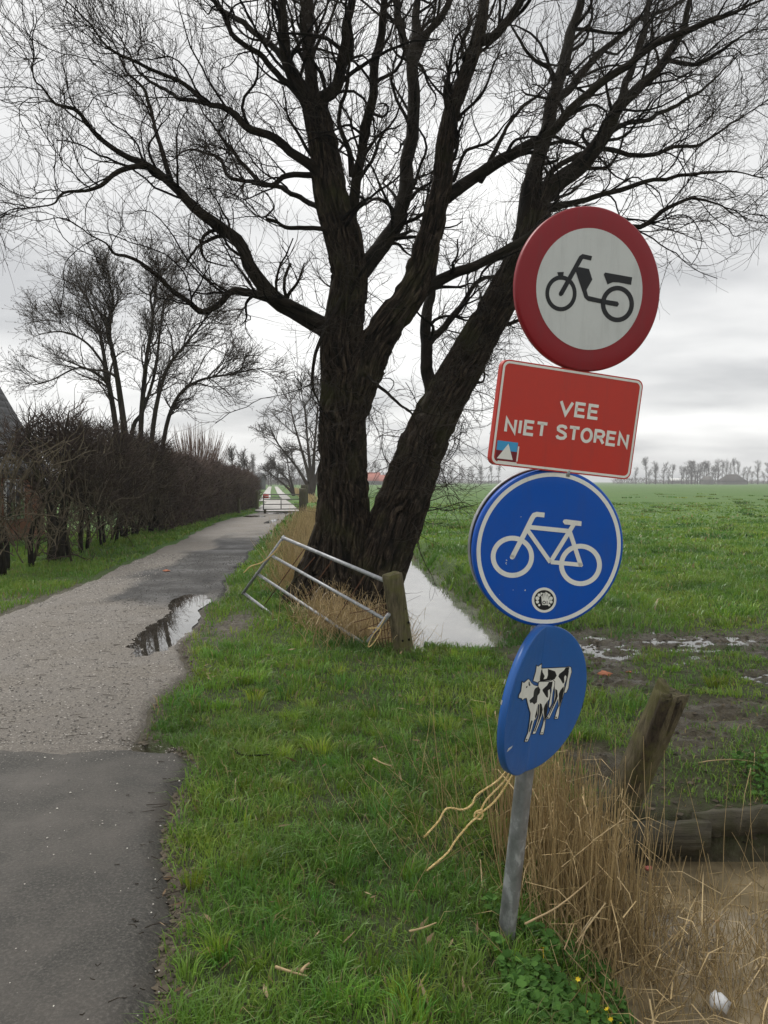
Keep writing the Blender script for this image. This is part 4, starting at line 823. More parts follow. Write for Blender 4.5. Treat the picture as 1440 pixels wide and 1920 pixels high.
# loose stones
K = 22000; sy_ = 4.9 + 13 * rr.random(K) ** 1.6; sx_ = tr_left(sy_) + (tr_right(sy_) - tr_left(sy_)) * (0.02 + 0.97 * rr.random(K)); ssz = (0.003 + 0.007 * rr.random(K) ** 3) * np.interp(sy_, [5, 18], [1, 1.7])
l_, r_ = tr_left(sy_), tr_right(sy_); sz_ = track_z(sx_, sy_, (sx_ - l_) / (r_ - l_))
K2 = 1500; ay_ = np.where(rr.random(K2) < 0.3, 2.2 + 2.6 * rr.random(K2), 4.84 - np.abs(rr.normal(size=K2)) * 0.16); ax_ = -3.2 + (as_right(ay_) + 3.2) * rr.random(K2); sx_ = np.concatenate([sx_, ax_]); sy_ = np.concatenate([sy_, ay_]); sz_ = np.concatenate([sz_, 0 * ax_ + 0.026]); ssz = np.concatenate([ssz, 0.0018 + 0.004 * rr.random(K2) ** 3]); K += K2
K4 = 130; ay_ = 2.2 + 2.6 * rr.random(K4); ax_ = -3.2 + (as_right(ay_) + 3.2) * rr.random(K4); sx_ = np.concatenate([sx_, ax_]); sy_ = np.concatenate([sy_, ay_]); sz_ = np.concatenate([sz_, 0 * ax_ + 0.028]); ssz = np.concatenate([ssz, 0.0025 + 0.0045 * rr.random(K4) ** 3]); K += K4
oc = np.array([[1, 0, 0], [0, 1, 0], [-1, 0, 0], [0, -1, 0], [0, 0, .7], [0, 0, -.7]]); jit = 0.7 + 0.6 * rr.random((K, 6, 1))
v = (oc[None] * jit) * ssz[:, None, None] + np.stack([sx_, sy_, sz_ + ssz * 0.25], -1)[:, None]; i = np.arange(K)[:, None] * 6
tf = np.array([[0, 1, 4], [1, 2, 4], [2, 3, 4], [3, 0, 4]])
u = rr.random((K, 1)); sc_ = np.concatenate([(0.08 + 0.40 * u ** 2.2) * np.array([[1, 0.93, 0.84]]), np.ones((K, 1))], 1); ts_ = (sx_ - tr_left(sy_)) / (tr_right(sy_) - tr_left(sy_)); sc_[:, :3] *= np.where((sy_ > 10.6) & (ts_ > 0.4), 0.3, 1.0)[:, None]; sc_[-130:, :3] = np.array([0.75, 0.72, 0.64]) * (0.4 + 0.6 * rr.random((130, 1)))
m, nt, b = mat_base('stone', 0.8, 0.3); nt.links.new(attr(nt, 'col', 'Color'), b.inputs['Base Color'])
tag(link('loose_stones', mesh_np('loose_stones', v.reshape(-1, 3), [(i[:, :, None] + tf[None]).reshape(-1, 3)], False, {'col': np.repeat(sc_, 6, 0)}), None, m), 'loose pale grit and pebbles on the gravel track and asphalt', 'stones', kind='stuff')
K = 9000; cx_ = 0.6 + 4.2 * rr.random(K); cy_ = 4.15 + 5.0 * rr.random(K); ex_ = 3000
cy2 = np.concatenate([2.2 + 2.7 * rr.random(ex_ // 2), 4.9 + 7 * rr.random(ex_ // 2)]); cx2 = np.where(cy2 < 4.9, as_right(cy2), tr_right(cy2)) + np.abs(rr.normal(size=len(cy2))) * 0.07 - 0.03
k = rr.random(K) < mudmask(cx_, cy_) + 0.9 * (cy_ < 4.42); cx_ = np.concatenate([cx_[k], cx2]); cy_ = np.concatenate([cy_[k], cy2]); K = len(cx_); cs = (0.004 + 0.016 * rr.random(K) ** 3)
v = (oc[None] * (0.6 + 0.8 * rr.random((K, 6, 1)))) * (cs[:, None, None] * np.array([1.2, 1.2, .8])) + np.stack([cx_, cy_, ground_z(cx_, cy_) + cs * .1], -1)[:, None]; i = np.arange(K)[:, None] * 6; u = rr.random((K, 1))
cc_ = np.concatenate([(0.35 + 0.9 * u) * np.array([[0.085, 0.068, 0.045]]), np.ones((K, 1))], 1)
tag(link('mud_clods', mesh_np('mud_clods', v.reshape(-1, 3), [(i[:, :, None] + tf[None]).reshape(-1, 3)], False, {'col': np.repeat(cc_, 6, 0)}), None, bpy.data.materials['stone']), 'small dark clods of mud on the trampled crossing and along the path edge', 'mud', kind='stuff')
K = 420; x = -1.6 + 2.6 * rr.random(K); y = 2.1 + 5.5 * rr.random(K) ** 1.2; k = (x > np.where(y < 4.9, as_right(y), tr_right(y)) - 0.05) & (ditch_s(x, y)[0] > 0.15) & (fbm(x * 1.5, y * 1.5, 171) > 0.45); x, y = x[k], y[k]; K = len(x)
c0 = np.stack([x, y, ground_z(x, y) + 0.015 + 0.03 * rr.random(K)], -1); a = rr.random(K) * 6.283; d = np.stack([np.cos(a), np.sin(a), 0.25 * rr.normal(size=K)], -1); n_ = nrm(np.stack([-np.sin(a), np.cos(a), 0.6 * rr.normal(size=K)], -1)); L = (0.012 + 0.035 * rr.random(K))[:, None]; w = L * (0.12 + 0.14 * rr.random((K, 1)))
v = np.stack([c0 - d * L, c0 - d * L * .2 + n_ * w + [0, 0, .004], c0 + d * L + [0, 0, .003], c0 - d * L * .1 - n_ * w], 1).reshape(-1, 3); u = rr.random((K, 1)); cl_ = np.concatenate([np.array([[0.14, 0.09, 0.05]]) + u * np.array([[0.30, 0.24, 0.15]]), np.ones((K, 1))], 1)
tag(link('leaf_litter', mesh_np('leaf_litter', v, [np.arange(K * 4).reshape(K, 4)], False, {'col': np.repeat(cl_, 4, 0)}), None, M['leaf']), 'scattered dead brown leaf scraps lying in the verge grass', 'leaves', kind='stuff')
# small twigs and leaf scraps on the track and the muddy edge
K = 300; y = 4.9 + 6 * rr.random(K) ** 1.4; x = tr_left(y) + (tr_right(y) - tr_left(y)) * (0.1 + 0.9 * rr.random(K) ** 0.6); l_, r_ = tr_left(y), tr_right(y); z = track_z(x, y, (x - l_) / (r_ - l_)) + 0.006
K3 = 60; y3 = 2.2 + 2.6 * rr.random(K3); x3 = as_right(y3) - np.abs(rr.normal(size=K3)) * 0.12; x = np.concatenate([x, x3]); y = np.concatenate([y, y3]); z = np.concatenate([z, 0 * x3 + 0.03]); K += K3
a = rr.random(K) * 6.28; L = 0.02 + 0.12 * rr.random(K) ** 3; d = np.stack([np.cos(a), np.sin(a) * .6, 0.03 * rr.normal(size=K)], -1) * L[:, None]; p0 = np.stack([x, y, z], -1)
tag(Bag().tubes(np.stack([p0, p0 + d * .5 + rr.normal(size=(K, 3)) * [.006, .006, .001], p0 + d], 1), np.tile([[.0022, .002, .001]], (K, 1)), 3).build('fallen_twigs', M['twig']), 'scatter of tiny dark fallen twigs on the gravel track', 'twigs', kind='stuff')

# ------------------------------------------------------------------ signpost
def m_sign(name, col, rough=0.34, dirt=0.4):
    m, nt, b = mat_base(name, rough, 0.28); v = coords(nt); n = noise(nt, v, 7, 6, 0.7); n2 = noise(nt, v, 90, 4, 0.7)
    c = mixc(nt, mrange(nt, n, 0.45, 0.8, 0, dirt), col, tuple(0.7 * x_ + 0.02 for x_ in col)); ns = noise(nt, coords(nt, (1, 1, 0.08)), 30, 4, 0.7); c = mixc(nt, mrange(nt, ns, 0.52, 0.75, 0, 0.35), c, tuple(0.55 * x_ + 0.03 for x_ in col)); c = mixc(nt, mrange(nt, n2, 0.68, 0.76, 0, 0.35), c, (0.16, 0.17, 0.11))
    nt.links.new(c, b.inputs['Base Color']); nt.links.new(mrange(nt, n, 0.3, 0.7, rough - 0.06, rough + 0.14), b.inputs['Roughness']); return m
def m_galv(name, c1, c2, rough=0.45, metal=0.55):
    m, nt, b = mat_base(name, rough, 0.5); b.inputs['Metallic'].default_value = metal; v = coords(nt)
    vo = node(nt, 'ShaderNodeTexVoronoi', Scale=38.0); nt.links.new(v, vo.inputs['Vector']); n = noise(nt, coords(nt, (1, 1, 0.5)), 22, 5, 0.65)
    f = mm(nt, 'ADD', mm(nt, 'MULTIPLY', vo.outputs['Color'], 0.12), mm(nt, 'MULTIPLY', n, 0.88)); c = ramp(nt, f, [(0.3, c1), (0.55, tuple((p_ + q_) / 2 * 0.9 for p_, q_ in zip(c1, c2))), (0.66, c2)])
    nt.links.new(c, b.inputs['Base Color']); nt.links.new(mrange(nt, n, 0.3, 0.7, rough - 0.1, rough + 0.2), b.inputs['Roughness']); return m
M['galv'] = m_galv('galvanised_steel', (0.17, 0.175, 0.18), (0.44, 0.45, 0.46))
M['pipe'] = m_galv('galvanised_pipe', (0.26, 0.27, 0.28), (0.50, 0.51, 0.53), 0.42, 0.4)
M['s_red'] = m_sign('sign_deep_red', (0.25, 0.013, 0.02)); M['s_red2'] = m_sign('sign_bright_red', (0.52, 0.045, 0.032)); M['s_white'] = m_sign('sign_white', (0.58, 0.60, 0.59)); M['s_blue'] = m_sign('sign_blue', (0.003, 0.085, 0.45))
M['s_blue2'] = m_sign('sign_faded_blue', (0.025, 0.115, 0.38)); M['s_black'] = m_sign('sign_black', (0.012, 0.013, 0.016)); M['s_white2'] = m_sign('sign_plate_white', (0.78, 0.78, 0.73)); M['s_cyan'] = m_sign('sticker_cyan', (0.06, 0.33, 0.62)); M['s_maroon'] = m_sign('sticker_maroon', (0.17, 0.02, 0.03))
sign = empty('sign_post', P(945, 1785, 3.1)); sign.location.z = -0.2
tag(sign, 'leaning grey steel post carrying four traffic signs on the verge by the ditch', 'signpost')
pb, pt = P(944, 1800, 3.1), P(1100, 430, 2.955)
ax = (pt - pb) / np.linalg.norm(pt - pb)
n0 = np.array([0, -1., 0]); n0 -= n0.dot(ax) * ax; n0 /= np.linalg.norm(n0); u0 = np.cross(ax, -n0); u0 = u0 if u0[0] > 0 else -u0
pts = np.array([pb - ax * 0.35, pb + ax * 0.5, pb + ax * 1.5, pt - ax * 0.04, pt]); p_, r_ = resample(pts, np.full(5, 0.0345), 12)
Bag().tubes(p_, r_, 24, cap=True).build('pole', M['galv'], sign, True)
class Panel:
    def __init__(self, px, py, d, theta, roll=0.0, fold=0.0, pitch=0.0, stand=0.066):
        t = math.radians(theta); n = math.cos(t) * n0 + math.sin(t) * u0; u = math.cos(t) * u0 - math.sin(t) * n0; v = ax.copy()
        c, s = math.cos(math.radians(roll)), math.sin(math.radians(roll)); u, v = c * u + s * v, c * v - s * u
        c, s = math.cos(math.radians(pitch)), math.sin(math.radians(pitch)); v, n = c * v + s * n, c * n - s * v
        self.u, self.v, self.n, self.k = u, v, n, fold
        for _ in range(12):          # stand the panel off the pole by the clamp length
            o = P(px, py, d); h = (o - pb); h = h - h.dot(ax) * ax; d += (h.dot(n0) - stand / math.cos(t) ** 0.5) * 0.7
        self.o = P(px, py, d)
    def W(self, a):        # local (u,v,w) -> world, with the fold along v
        a = np.asarray(a, float).reshape(-1, 3); w = a[:, 2] + self.k * np.abs(a[:, 0])
        return self.o + a[:, :1] * self.u + a[:, 1:2] * self.v + w[:, None] * self.n
    def hit(self, px, py):  # pixel -> local (u,v)
        r = ray(px, py); O = np.array([0, 0, CAMH]) - self.o; best = None
        for sg in ((1, -1) if self.k else (1,)):
            nn2 = self.n - sg * self.k * self.u; t = -O.dot(nn2) / r.dot(nn2); h = O + r * t; a = (h.dot(self.u), h.dot(self.v))
            if best is None or a[0] * sg >= 0: best = a
        return best
    def flat(self, name, polys, mat, parent, lift=0.0012, th=0.0008, local=False):
        """polys: list of pixel outlines; thin raised pieces as one mesh"""
        V = []; F = []; k = 0
        if self.k:
            pl = []
            for p in polys:
                q_ = [self.hit(*a) for a in p]
                for sg in (1, -1):
                    out = []
                    for i in range(len(q_)):
                        a, b_ = q_[i - 1], q_[i]
                        if (a[0] * sg > 0) != (b_[0] * sg > 0):
                            f = a[0] / (a[0] - b_[0]); out.append((0.0, a[1] + (b_[1] - a[1]) * f))
                        if b_[0] * sg > 0: out.append(b_)
                    if len(out) > 2: pl.append(out)
            polys = pl; local = True
        for p in polys:
            q_ = [tuple(a) for a in p] if local else [self.hit(*a) for a in p]
            ar = sum(q_[i][0] * q_[(i + 1) % len(q_)][1] - q_[(i + 1) % len(q_)][0] * q_[i][1] for i in range(len(q_)))
            if ar < 0: q_ = q_[::-1]
            n_ = len(q_); V += [(a, b_, lift) for a, b_ in q_] + [(a, b_, lift - th) for a, b_ in q_]
            F.append([k + i for i in range(n_)]); F += [[k + i, k + n_ + i, k + n_ + (i + 1) % n_, k + (i + 1) % n_] for i in range(n_)]; k += 2 * n_
        me = bpy.data.meshes.new(name); me.from_pydata([tuple(w_) for w_ in self.W(V)], [], F); me.update(); return link(name, me, parent, mat)
    def lathe(self, name, prof, mat, parent, nseg=96, back=False):
        a = np.arange(nseg) * 2 * math.pi / nseg; V = []; F3 = []; 
        L = np.concatenate([np.stack([r * np.cos(a), r * np.sin(a), np.full(nseg, w)], -1) for r, w in prof]); F = []
        for i in range(len(prof) - 1):
            j = np.arange(nseg); j2 = (j + 1) % nseg; F.append(np.stack([i * nseg + j, i * nseg + j2, (i + 1) * nseg + j2, (i + 1) * nseg + j], -1)[:, ::-1])
        b_ = Bag(); b_.add(self.W(L), np.concatenate(F)); return b_.build(name, mat, parent, False)
def ell(cx_, cy_, rx_, ry_, n=40, rot=0.0): return [(cx_ + rx_ * math.cos(t) * math.cos(rot) - ry_ * math.sin(t) * math.sin(rot), cy_ + rx_ * math.cos(t) * math.sin(rot) + ry_ * math.sin(t) * math.cos(rot)) for t in np.arange(n) * 2 * math.pi / n]
def ring(cx_, cy_, ro_, ri_, n=48):
    """annulus as quads (outer (rx,ry), inner (rx,ry))"""
    o_ = ell(cx_, cy_, *ro_, n); i_ = ell(cx_, cy_, *ri_, n); return [[o_[k], o_[(k + 1) % n], i_[(k + 1) % n], i_[k]] for k in range(n)]
def stroke(pts, w, closed=False):
    pts = [np.array(p, float) for p in pts]; n = len(pts); L_, R_ = [], []
    for i in range(n):
        a = pts[i] - pts[i - 1] if (i > 0 or closed) else pts[1] - pts[0]; b_ = pts[(i + 1) % n] - pts[i] if (i < n - 1 or closed) else a
        a = a / (np.linalg.norm(a) + 1e-9); b_ = b_ / (np.linalg.norm(b_) + 1e-9); t = a + b_; t = t / (np.linalg.norm(t) + 1e-9); nv = np.array([-t[1], t[0]]); s = min(1 / max(nv.dot(np.array([-a[1], a[0]])), 0.35), 2.2)
        L_.append(tuple(pts[i] + nv * w / 2 * s)); R_.append(tuple(pts[i] - nv * w / 2 * s))
    return [[L_[i], L_[(i + 1) % n], R_[(i + 1) % n], R_[i]] for i in range(n if closed else n - 1)]
def disc(px, py, d, theta, R, mat, name, label, **kw):
    pn = Panel(px, py, d, theta, **kw)
    rr_ = [0.0005] + list(np.linspace(0.06, R - 0.008, 6)) + [R - 0.004, R, R, R - 0.003, R - 0.004, 0.01]; ww = [0] * 7 + [-0.0012, -0.006, -0.026, -0.026, -0.010, -0.006]
    o_ = pn.lathe(name, list(zip(rr_, ww)), mat, sign); o_['label'] = label; return pn, o_
RS = 0.296
# top: no mopeds
pA, oA = disc(1107, 543, 2.885, 16, RS - 0.006, M['s_red'], 'round_panel', 'round red bordered white sign with a black moped')
c0 = pA.hit(1106, 540)
pA.flat('white_field', [[(c0[0] * 0.2 + 0.213 * math.cos(t), 0.213 * math.sin(t)) for t in np.arange(72) * math.pi / 36]], M['s_white'], oA, 0.0010, local=True)
Z7 = lambda l: [(1000 + x_ / 6.857, 460 + y_ / 6.857) for x_, y_ in l]
for c_, ro_, ri_ in (((353, 618), (201, 232), (152, 176)), ((1078, 755), (213, 235), (155, 174))): pA.flat('moped_wheel', [Z7(q_) for q_ in ring(*c_, ro_, ri_)], M['s_black'], oA, 0.0016, 0.0004)
mp = [Z7(q_) for q_ in stroke([(352, 628), (610, 160), (635, 143), (745, 168)], 58)] + [Z7(ell(350, 628, 25, 26, 16))]
pA.flat('moped_fork', mp, M['s_black'], oA, 0.0020, 0.0004)
mp = [Z7([(305, 347), (388, 342), (382, 400), (318, 400)]), Z7([(530, 300), (590, 280), (712, 305), (755, 440), (680, 575), (700, 650), (870, 690), (870, 748), (700, 715), (655, 675)]), Z7([(860, 690), (1080, 725), (1098, 756), (1075, 790), (860, 748)]), Z7([(902, 372), (920, 350), (1267, 412), (1252, 508), (1100, 478), (1020, 474), (950, 503)])]
pA.flat('moped_body', mp, M['s_black'], oA, 0.0023, 0.0004)
# second: red text plate
pB = Panel(1066, 790, 2.925, 17, roll=-1.2); PW, PH = 0.580, 0.374
def rrect(w, h, r, n=8): return [(sx * (w / 2 - r) + r * math.cos(a0 + k * math.pi / 2 / n), sy * (h / 2 - r) + r * math.sin(a0 + k * math.pi / 2 / n)) for sx, sy, a0 in ((1, 1, 0), (-1, 1, math.pi / 2), (-1, -1, math.pi), (1, -1, 1.5 * math.pi)) for k in range(n + 1)]
oB = pB.flat('text_plate', [rrect(PW, PH, 0.028)], M['s_red2'], sign, 0.0, 0.026, local=True); oB['label'] = 'red rectangular plate lettered VEE NIET STOREN'
o1, i1 = rrect(PW - 0.010, PH - 0.010, 0.024), rrect(PW - 0.026, PH - 0.026, 0.018); nn3 = len(o1)
pB.flat('white_border', [[o1[k], o1[(k + 1) % nn3], i1[(k + 1) % nn3], i1[k]] for k in range(nn3)], M['s_white2'], oB, 0.0010, local=True)
GL = {'V': [[(0, 1), (.42, 0), (.84, 1)]], 'E': [[(.7, 1), (.06, 1), (.06, 0), (.72, 0)], [(.06, .52), (.64, .52)]], 'N': [[(.06, 0), (.06, 1), (.74, 0), (.74, 1)]], 'I': [[(.08, 0), (.08, 1)]], 'T': [[(0, 1), (.76, 1)], [(.38, 1), (.38, 0)]],
      'S': [[(.72, .80), (.64, .95), (.42, 1.0), (.2, .96), (.09, .82), (.12, .66), (.3, .57), (.52, .49), (.70, .38), (.74, .2), (.62, .05), (.38, 0), (.15, .05), (.06, .2)]], 'R': [[(.06, 0), (.06, 1), (.46, 1), (.66, .92), (.72, .74), (.64, .56), (.46, .49), (.06, .49)], [(.42, .49), (.76, 0)]]}
GL['O'] = [[(.40 + .38 * math.cos(t), .5 + .5 * math.sin(t)) for t in np.arange(21) * 2 * math.pi / 20]]
WDT = {'V': .84, 'E': .72, 'N': .80, 'I': .16, 'T': .76, 'S': .76, 'R': .76, 'O': .80, ' ': .30}
def lettering(text, x0, x1, base, cap, sw):
    gap = 0.24; tot = sum(WDT[c] for c in text) + gap * (len(text) - 1); sc = (x1 - x0) / tot; x = x0; out = []
    for ch in text:
        lt_ = []
        for st in GL.get(ch, []):
            cl = ch == 'O'; lt_ += stroke([(x + a * sc, base + sw / 2 + b_ * (cap - sw)) for a, b_ in (st[:-1] if cl else st)], sw, cl)
        if lt_: out.append(lt_)
        x += (WDT[ch] + gap) * sc
    return out
ux = lambda f: (f - 0.5) * PW
vy = lambda f: (f - 0.5) * PH
for lt_ in lettering('VEE', ux(.43), ux(.70), vy(.548), PH * .150, .0112) + lettering('NIET STOREN', ux(.072), ux(.945), vy(.312), PH * .150, .0112): pB.flat('letter', lt_, M['s_white2'], oB, 0.0012, local=True)
R4 = lambda a, b_, c, d: [(ux(a), vy(c)), (ux(b_), vy(c)), (ux(b_), vy(d)), (ux(a), vy(d))]
st_ = pB.flat('sticker', [R4(.175, .184, .055, .20), R4(.05, .18, .035, .045)], M['s_white2'], oB, 0.0012, 0.0003, local=True)
pB.flat('sticker', [R4(.033, .172, .05, .145)], M['s_maroon'], oB, 0.0014, 0.0003, local=True); pB.flat('sticker', [R4(.033, .172, .145, .235)], M['s_cyan'], oB, 0.0014, 0.0003, local=True)
pB.flat('sticker', [[(ux(.042), vy(.065)), (ux(.150), vy(.065)), (ux(.108), vy(.215))]], M['s_white2'], oB, 0.0019, 0.0003, local=True)
# third: cycle path, and the grey back of a second disc behind it
pC, oC = disc(1031, 1029, 2.965, 11, RS - 0.002, M['s_blue'], 'round_panel', 'round blue sign with a white bicycle')
n_ = 84; RO, RI = RS - 0.014, RS - 0.029
pC.flat('white_ring', [[(RO * math.cos(a), RO * math.sin(a)), (RO * math.cos(b_), RO * math.sin(b_)), (RI * math.cos(b_), RI * math.sin(b_)), (RI * math.cos(a), RI * math.sin(a))] for a, b_ in ((k * 2 * math.pi / n_, (k + 1) * 2 * math.pi / n_) for k in range(n_))], M['s_white2'], oC, 0.0010, local=True)
Z6 = lambda l: [(910 + x_ / 6.0, 930 + y_ / 6.0) for x_, y_ in l]
for c_, ro_, ri_ in (((303, 683), (243, 237), (190, 182)), ((1069, 775), (241, 238), (187, 184))): pC.flat('bicycle_wheel', [Z6(q_) for q_ in ring(*c_, ro_, ri_)], M['s_white2'], oC, 0.0012, 0.0005)
pC.flat('bicycle_fork', [Z6(q_) for q_ in stroke([(300, 690), (430, 440), (525, 248), (548, 215), (580, 205), (664, 214)], 54)] + [Z6(ell(300, 686, 26, 26, 16))], M['s_white2'], oC, 0.0016, 0.0004)
pC.flat('bicycle_frame', [Z6(q_) for q_ in stroke([(470, 347), (945, 395)], 50) + stroke([(938, 370), (1075, 790)], 48) + stroke([(1090, 775), (735, 742)], 46)], M['s_white2'], oC, 0.0019, 0.0004)
pC.flat('bicycle_frame', [Z6(q_) for q_ in stroke([(465, 370), (730, 745)], 46) + stroke([(728, 745), (1000, 305)], 48)], M['s_white2'], oC, 0.0022, 0.0004)
pC.flat('bicycle_saddle', [Z6([(868, 290), (880, 266), (905, 262), (1080, 284), (1076, 338), (890, 318)])], M['s_white2'], oC, 0.0025, 0.0004)
pC.flat('round_sticker', [ell(1020, 1125, 23, 23.5, 36)], M['s_white2'], oC, 0.0012, 0.0006); pC.flat('round_sticker', [ell(1020, 1125, 18.5, 18.8, 36)], M['s_black'], oC, 0.0016, 0.0003)
dots = [ell(1020 + 13.2 * math.cos(a), 1125 + 13.2 * math.sin(a), r_, r_, 14) for a, r_ in zip(np.radians([-165, -135, -112, -68, -45, -15, 15, 45, 135, 165]), (3.6, 3, 2, 2, 2.4, 3.4, 3, 2.2, 2.2, 3))]
pC.flat('round_sticker', dots + [Z6([(632, 1190), (628, 1120), (640, 1115), (648, 1160), (650, 1090), (664, 1086), (668, 1150), (674, 1078), (688, 1080), (690, 1152), (700, 1092), (712, 1098), (708, 1165), (722, 1140), (730, 1150), (705, 1225), (640, 1225)])], M['s_white2'], oC, 0.0019, 0.0002)
pC.flat('round_sticker', [Z6(q_) for q_ in ring(659, 1197, (20, 20), (11, 11), 14)] + [Z6(q_) for q_ in stroke([(628, 1178), (628, 1216)], 8) + stroke([(692, 1178), (692, 1216)], 8)] + [Z6(q_) for q_ in ring(659, 1168, (107, 105), (102, 100), 30)], M['s_black'], oC, 0.0022, 0.0002)
chips = [(238, 722, 9, 7), (232, 752, 5, 11), (236, 768, 4, 6), (400, 234, 4, 6), (447, 1060, 7, 10), (312, 1057, 5, 4), (158, 1110, 4, 3), (238, 1242, 4, 5)]
pC.flat('paint_chips', [Z6(ell(a, b_, c, d, 7, 0.5)) for a, b_, c, d in chips], M['s_white'], oC, 0.0011, 0.0004)
pD = Panel(1017, 1022, 3.065, 14, stand=-0.042); RB = RS - 0.001
oD = pD.lathe('back_panel', [(0.0005, -0.026), (RB - 0.006, -0.026), (RB, -0.020), (RB, 0.0), (RB - 0.004, 0.0), (RB - 0.006, -0.020), (RB * 0.6, -0.022), (0.0005, -0.022)][::-1], M['pipe'], sign); oD['label'] = 'plain grey back of a second round sign'
# lowest: folded blue sign with two cows
pE = Panel(1005, 1312, 3.01, 48, fold=math.tan(math.radians(11)), pitch=2.0)
oE = pE.lathe('round_panel', [(0.0005, 0), (0.05, 0), (0.1, 0), (0.15, 0), (0.2, 0), (0.25, 0), ((RS - 0.011) - 0.006, 0), ((RS - 0.011) - 0.002, -0.001), ((RS - 0.011), -0.005), ((RS - 0.011), -0.030), ((RS - 0.011) - 0.003, -0.030), ((RS - 0.011) - 0.004, -0.008), (0.2, -0.004), (0.01, -0.004)], M['s_blue2'], sign, 96)
oE['label'] = 'creased round blue sign twisted sideways with two black and white cows'
ZC = lambda l: [(960 + x_ / 10.1, 1210 + y_ / 10.1) for x_, y_ in l]
backcow = [(465, 385), (490, 405), (552, 360), (548, 440), (560, 440), (1000, 420), (1085, 405), (1110, 420), (1120, 500), (1080, 640), (1060, 800), (1020, 890), (985, 895), (1020, 760), (1060, 560), (1075, 480), (1035, 520), (1020, 640), (985, 740), (975, 900), (935, 1040), (890, 1190), (885, 1280), (860, 1385), (805, 1385), (825, 1310), (850, 1230), (885, 1150), (870, 1000), (700, 1380), (645, 1380), (700, 1280), (790, 1080), (810, 900), (800, 690), (760, 655), (510, 690), (470, 700), (460, 690), (400, 670), (420, 600), (450, 500)]
frontcow = [(190, 690), (215, 715), (300, 640), (320, 650), (355, 710), (405, 755), (490, 775), (505, 690), (690, 685), (765, 655), (798, 690), (790, 760), (760, 880), (745, 1020), (735, 1100), (705, 1180), (692, 1150), (705, 1060), (740, 870), (745, 740), (705, 830), (715, 930), (690, 1020), (665, 1050), (655, 1200), (620, 1420), (605, 1560), (580, 1680), (528, 1680), (550, 1590), (585, 1480), (600, 1400), (575, 1260), (555, 1330), (490, 1520), (430, 1665), (385, 1670), (440, 1530), (500, 1330), (510, 1120), (480, 1110), (478, 1290), (440, 1395), (415, 1400), (400, 1450), (360, 1600), (325, 1720), (285, 1815), (235, 1815), (260, 1740), (300, 1650), (330, 1440), (345, 1280), (305, 1150), (270, 990), (225, 1000), (190, 1030), (175, 1000), (120, 985), (130, 930), (165, 870)]
pE.flat('cow_outline', [ZC(q_) for c_ in (backcow,) for q_ in stroke(c_, 26, True)], M['s_black'], oE, 0.0010, 0.0005); pE.flat('cow_body', [ZC(backcow)], M['s_white2'], oE, 0.0013, 0.0003)
pE.flat('cow_patches', [ZC(l) for l in ([(565, 440), (548, 470), (525, 590), (520, 690), (690, 660), (800, 640), (840, 570), (810, 490), (690, 450), (672, 440), (675, 560), (650, 630), (590, 640), (612, 580), (575, 510)], [(1010, 420), (1080, 410), (1065, 490), (1030, 600), (1005, 560), (980, 600), (985, 700), (960, 725), (910, 640), (872, 590), (890, 540), (980, 470)], [(815, 820), (850, 850), (862, 960), (830, 1050), (700, 1330), (685, 1340), (790, 1080), (815, 960)], [(970, 775), (975, 860), (945, 1000), (890, 1170), (880, 920), (910, 850)], [(815, 1350), (850, 1350), (840, 1375), (815, 1375)], [(655, 1350), (690, 1350), (680, 1372), (655, 1372)])], M['s_black'], oE, 0.0016, 0.0003)
pE.flat('cow_outline', [ZC(q_) for q_ in stroke(frontcow, 24, True)], M['s_black'], oE, 0.0019, 0.0003); pE.flat('cow_body', [ZC(frontcow)], M['s_white2'], oE, 0.0022, 0.0003)
pE.flat('cow_patches', [ZC(l) for l in ([(410, 850), (430, 810), (490, 775), (525, 830), (515, 900), (475, 950), (460, 1080), (410, 1115), (370, 1075), (335, 1095), (322, 1035), (395, 965), (400, 900)], [(690, 690), (760, 680), (745, 780), (700, 830), (672, 850), (672, 990), (640, 975), (570, 860), (570, 830), (650, 760)], [(515, 1090), (550, 1110), (572, 1210), (555, 1290), (500, 1440), (425, 1640), (412, 1620), (480, 1440), (510, 1300)], [(660, 1050), (655, 1200), (640, 1320), (605, 1450), (588, 1190), (615, 1120)], [(470, 1140), (470, 1300), (430, 1390), (425, 1340), (455, 1230)], [(355, 1420), (382, 1425), (345, 1560), (325, 1645), (312, 1630), (330, 1500)], [(252, 1775), (285, 1768), (275, 1795), (250, 1800)], [(545, 1645), (572, 1640), (568, 1662), (545, 1665)], [(255, 780), (285, 760), (275, 800), (255, 805)], [(305, 690), (320, 680), (330, 740), (345, 745), (320, 770), (303, 745)])], M['s_black'], oE, 0.0025, 0.0003)
pE.flat('paint_chips', [[(950, 1410), (958, 1403), (961, 1398), (953, 1403)], [(944, 1281), (946, 1274), (948, 1274), (945, 1283)], [(938, 1320), (940, 1312), (942, 1313), (940, 1322)]], M['s_white'], oE, 0.0011, 0.0004)
for (px, py, d) in ((1078, 640, 2.985), (1042, 885, 3.03), (1005, 1180, 3.065)):
    q_ = (P(px, py, d) - pb).dot(ax); cpt = pb + ax * q_; cb = Bag().tubes(np.array([cpt - ax * 0.012, cpt + ax * 0.012]), np.array([0.040, 0.040]), 20, cap=True); cb.box(cpt + n0 * 0.047, (0.055, 0.03, 0.022), np.stack([u0, n0, ax], 1)); cb.build('clamp', M['pipe'], sign)
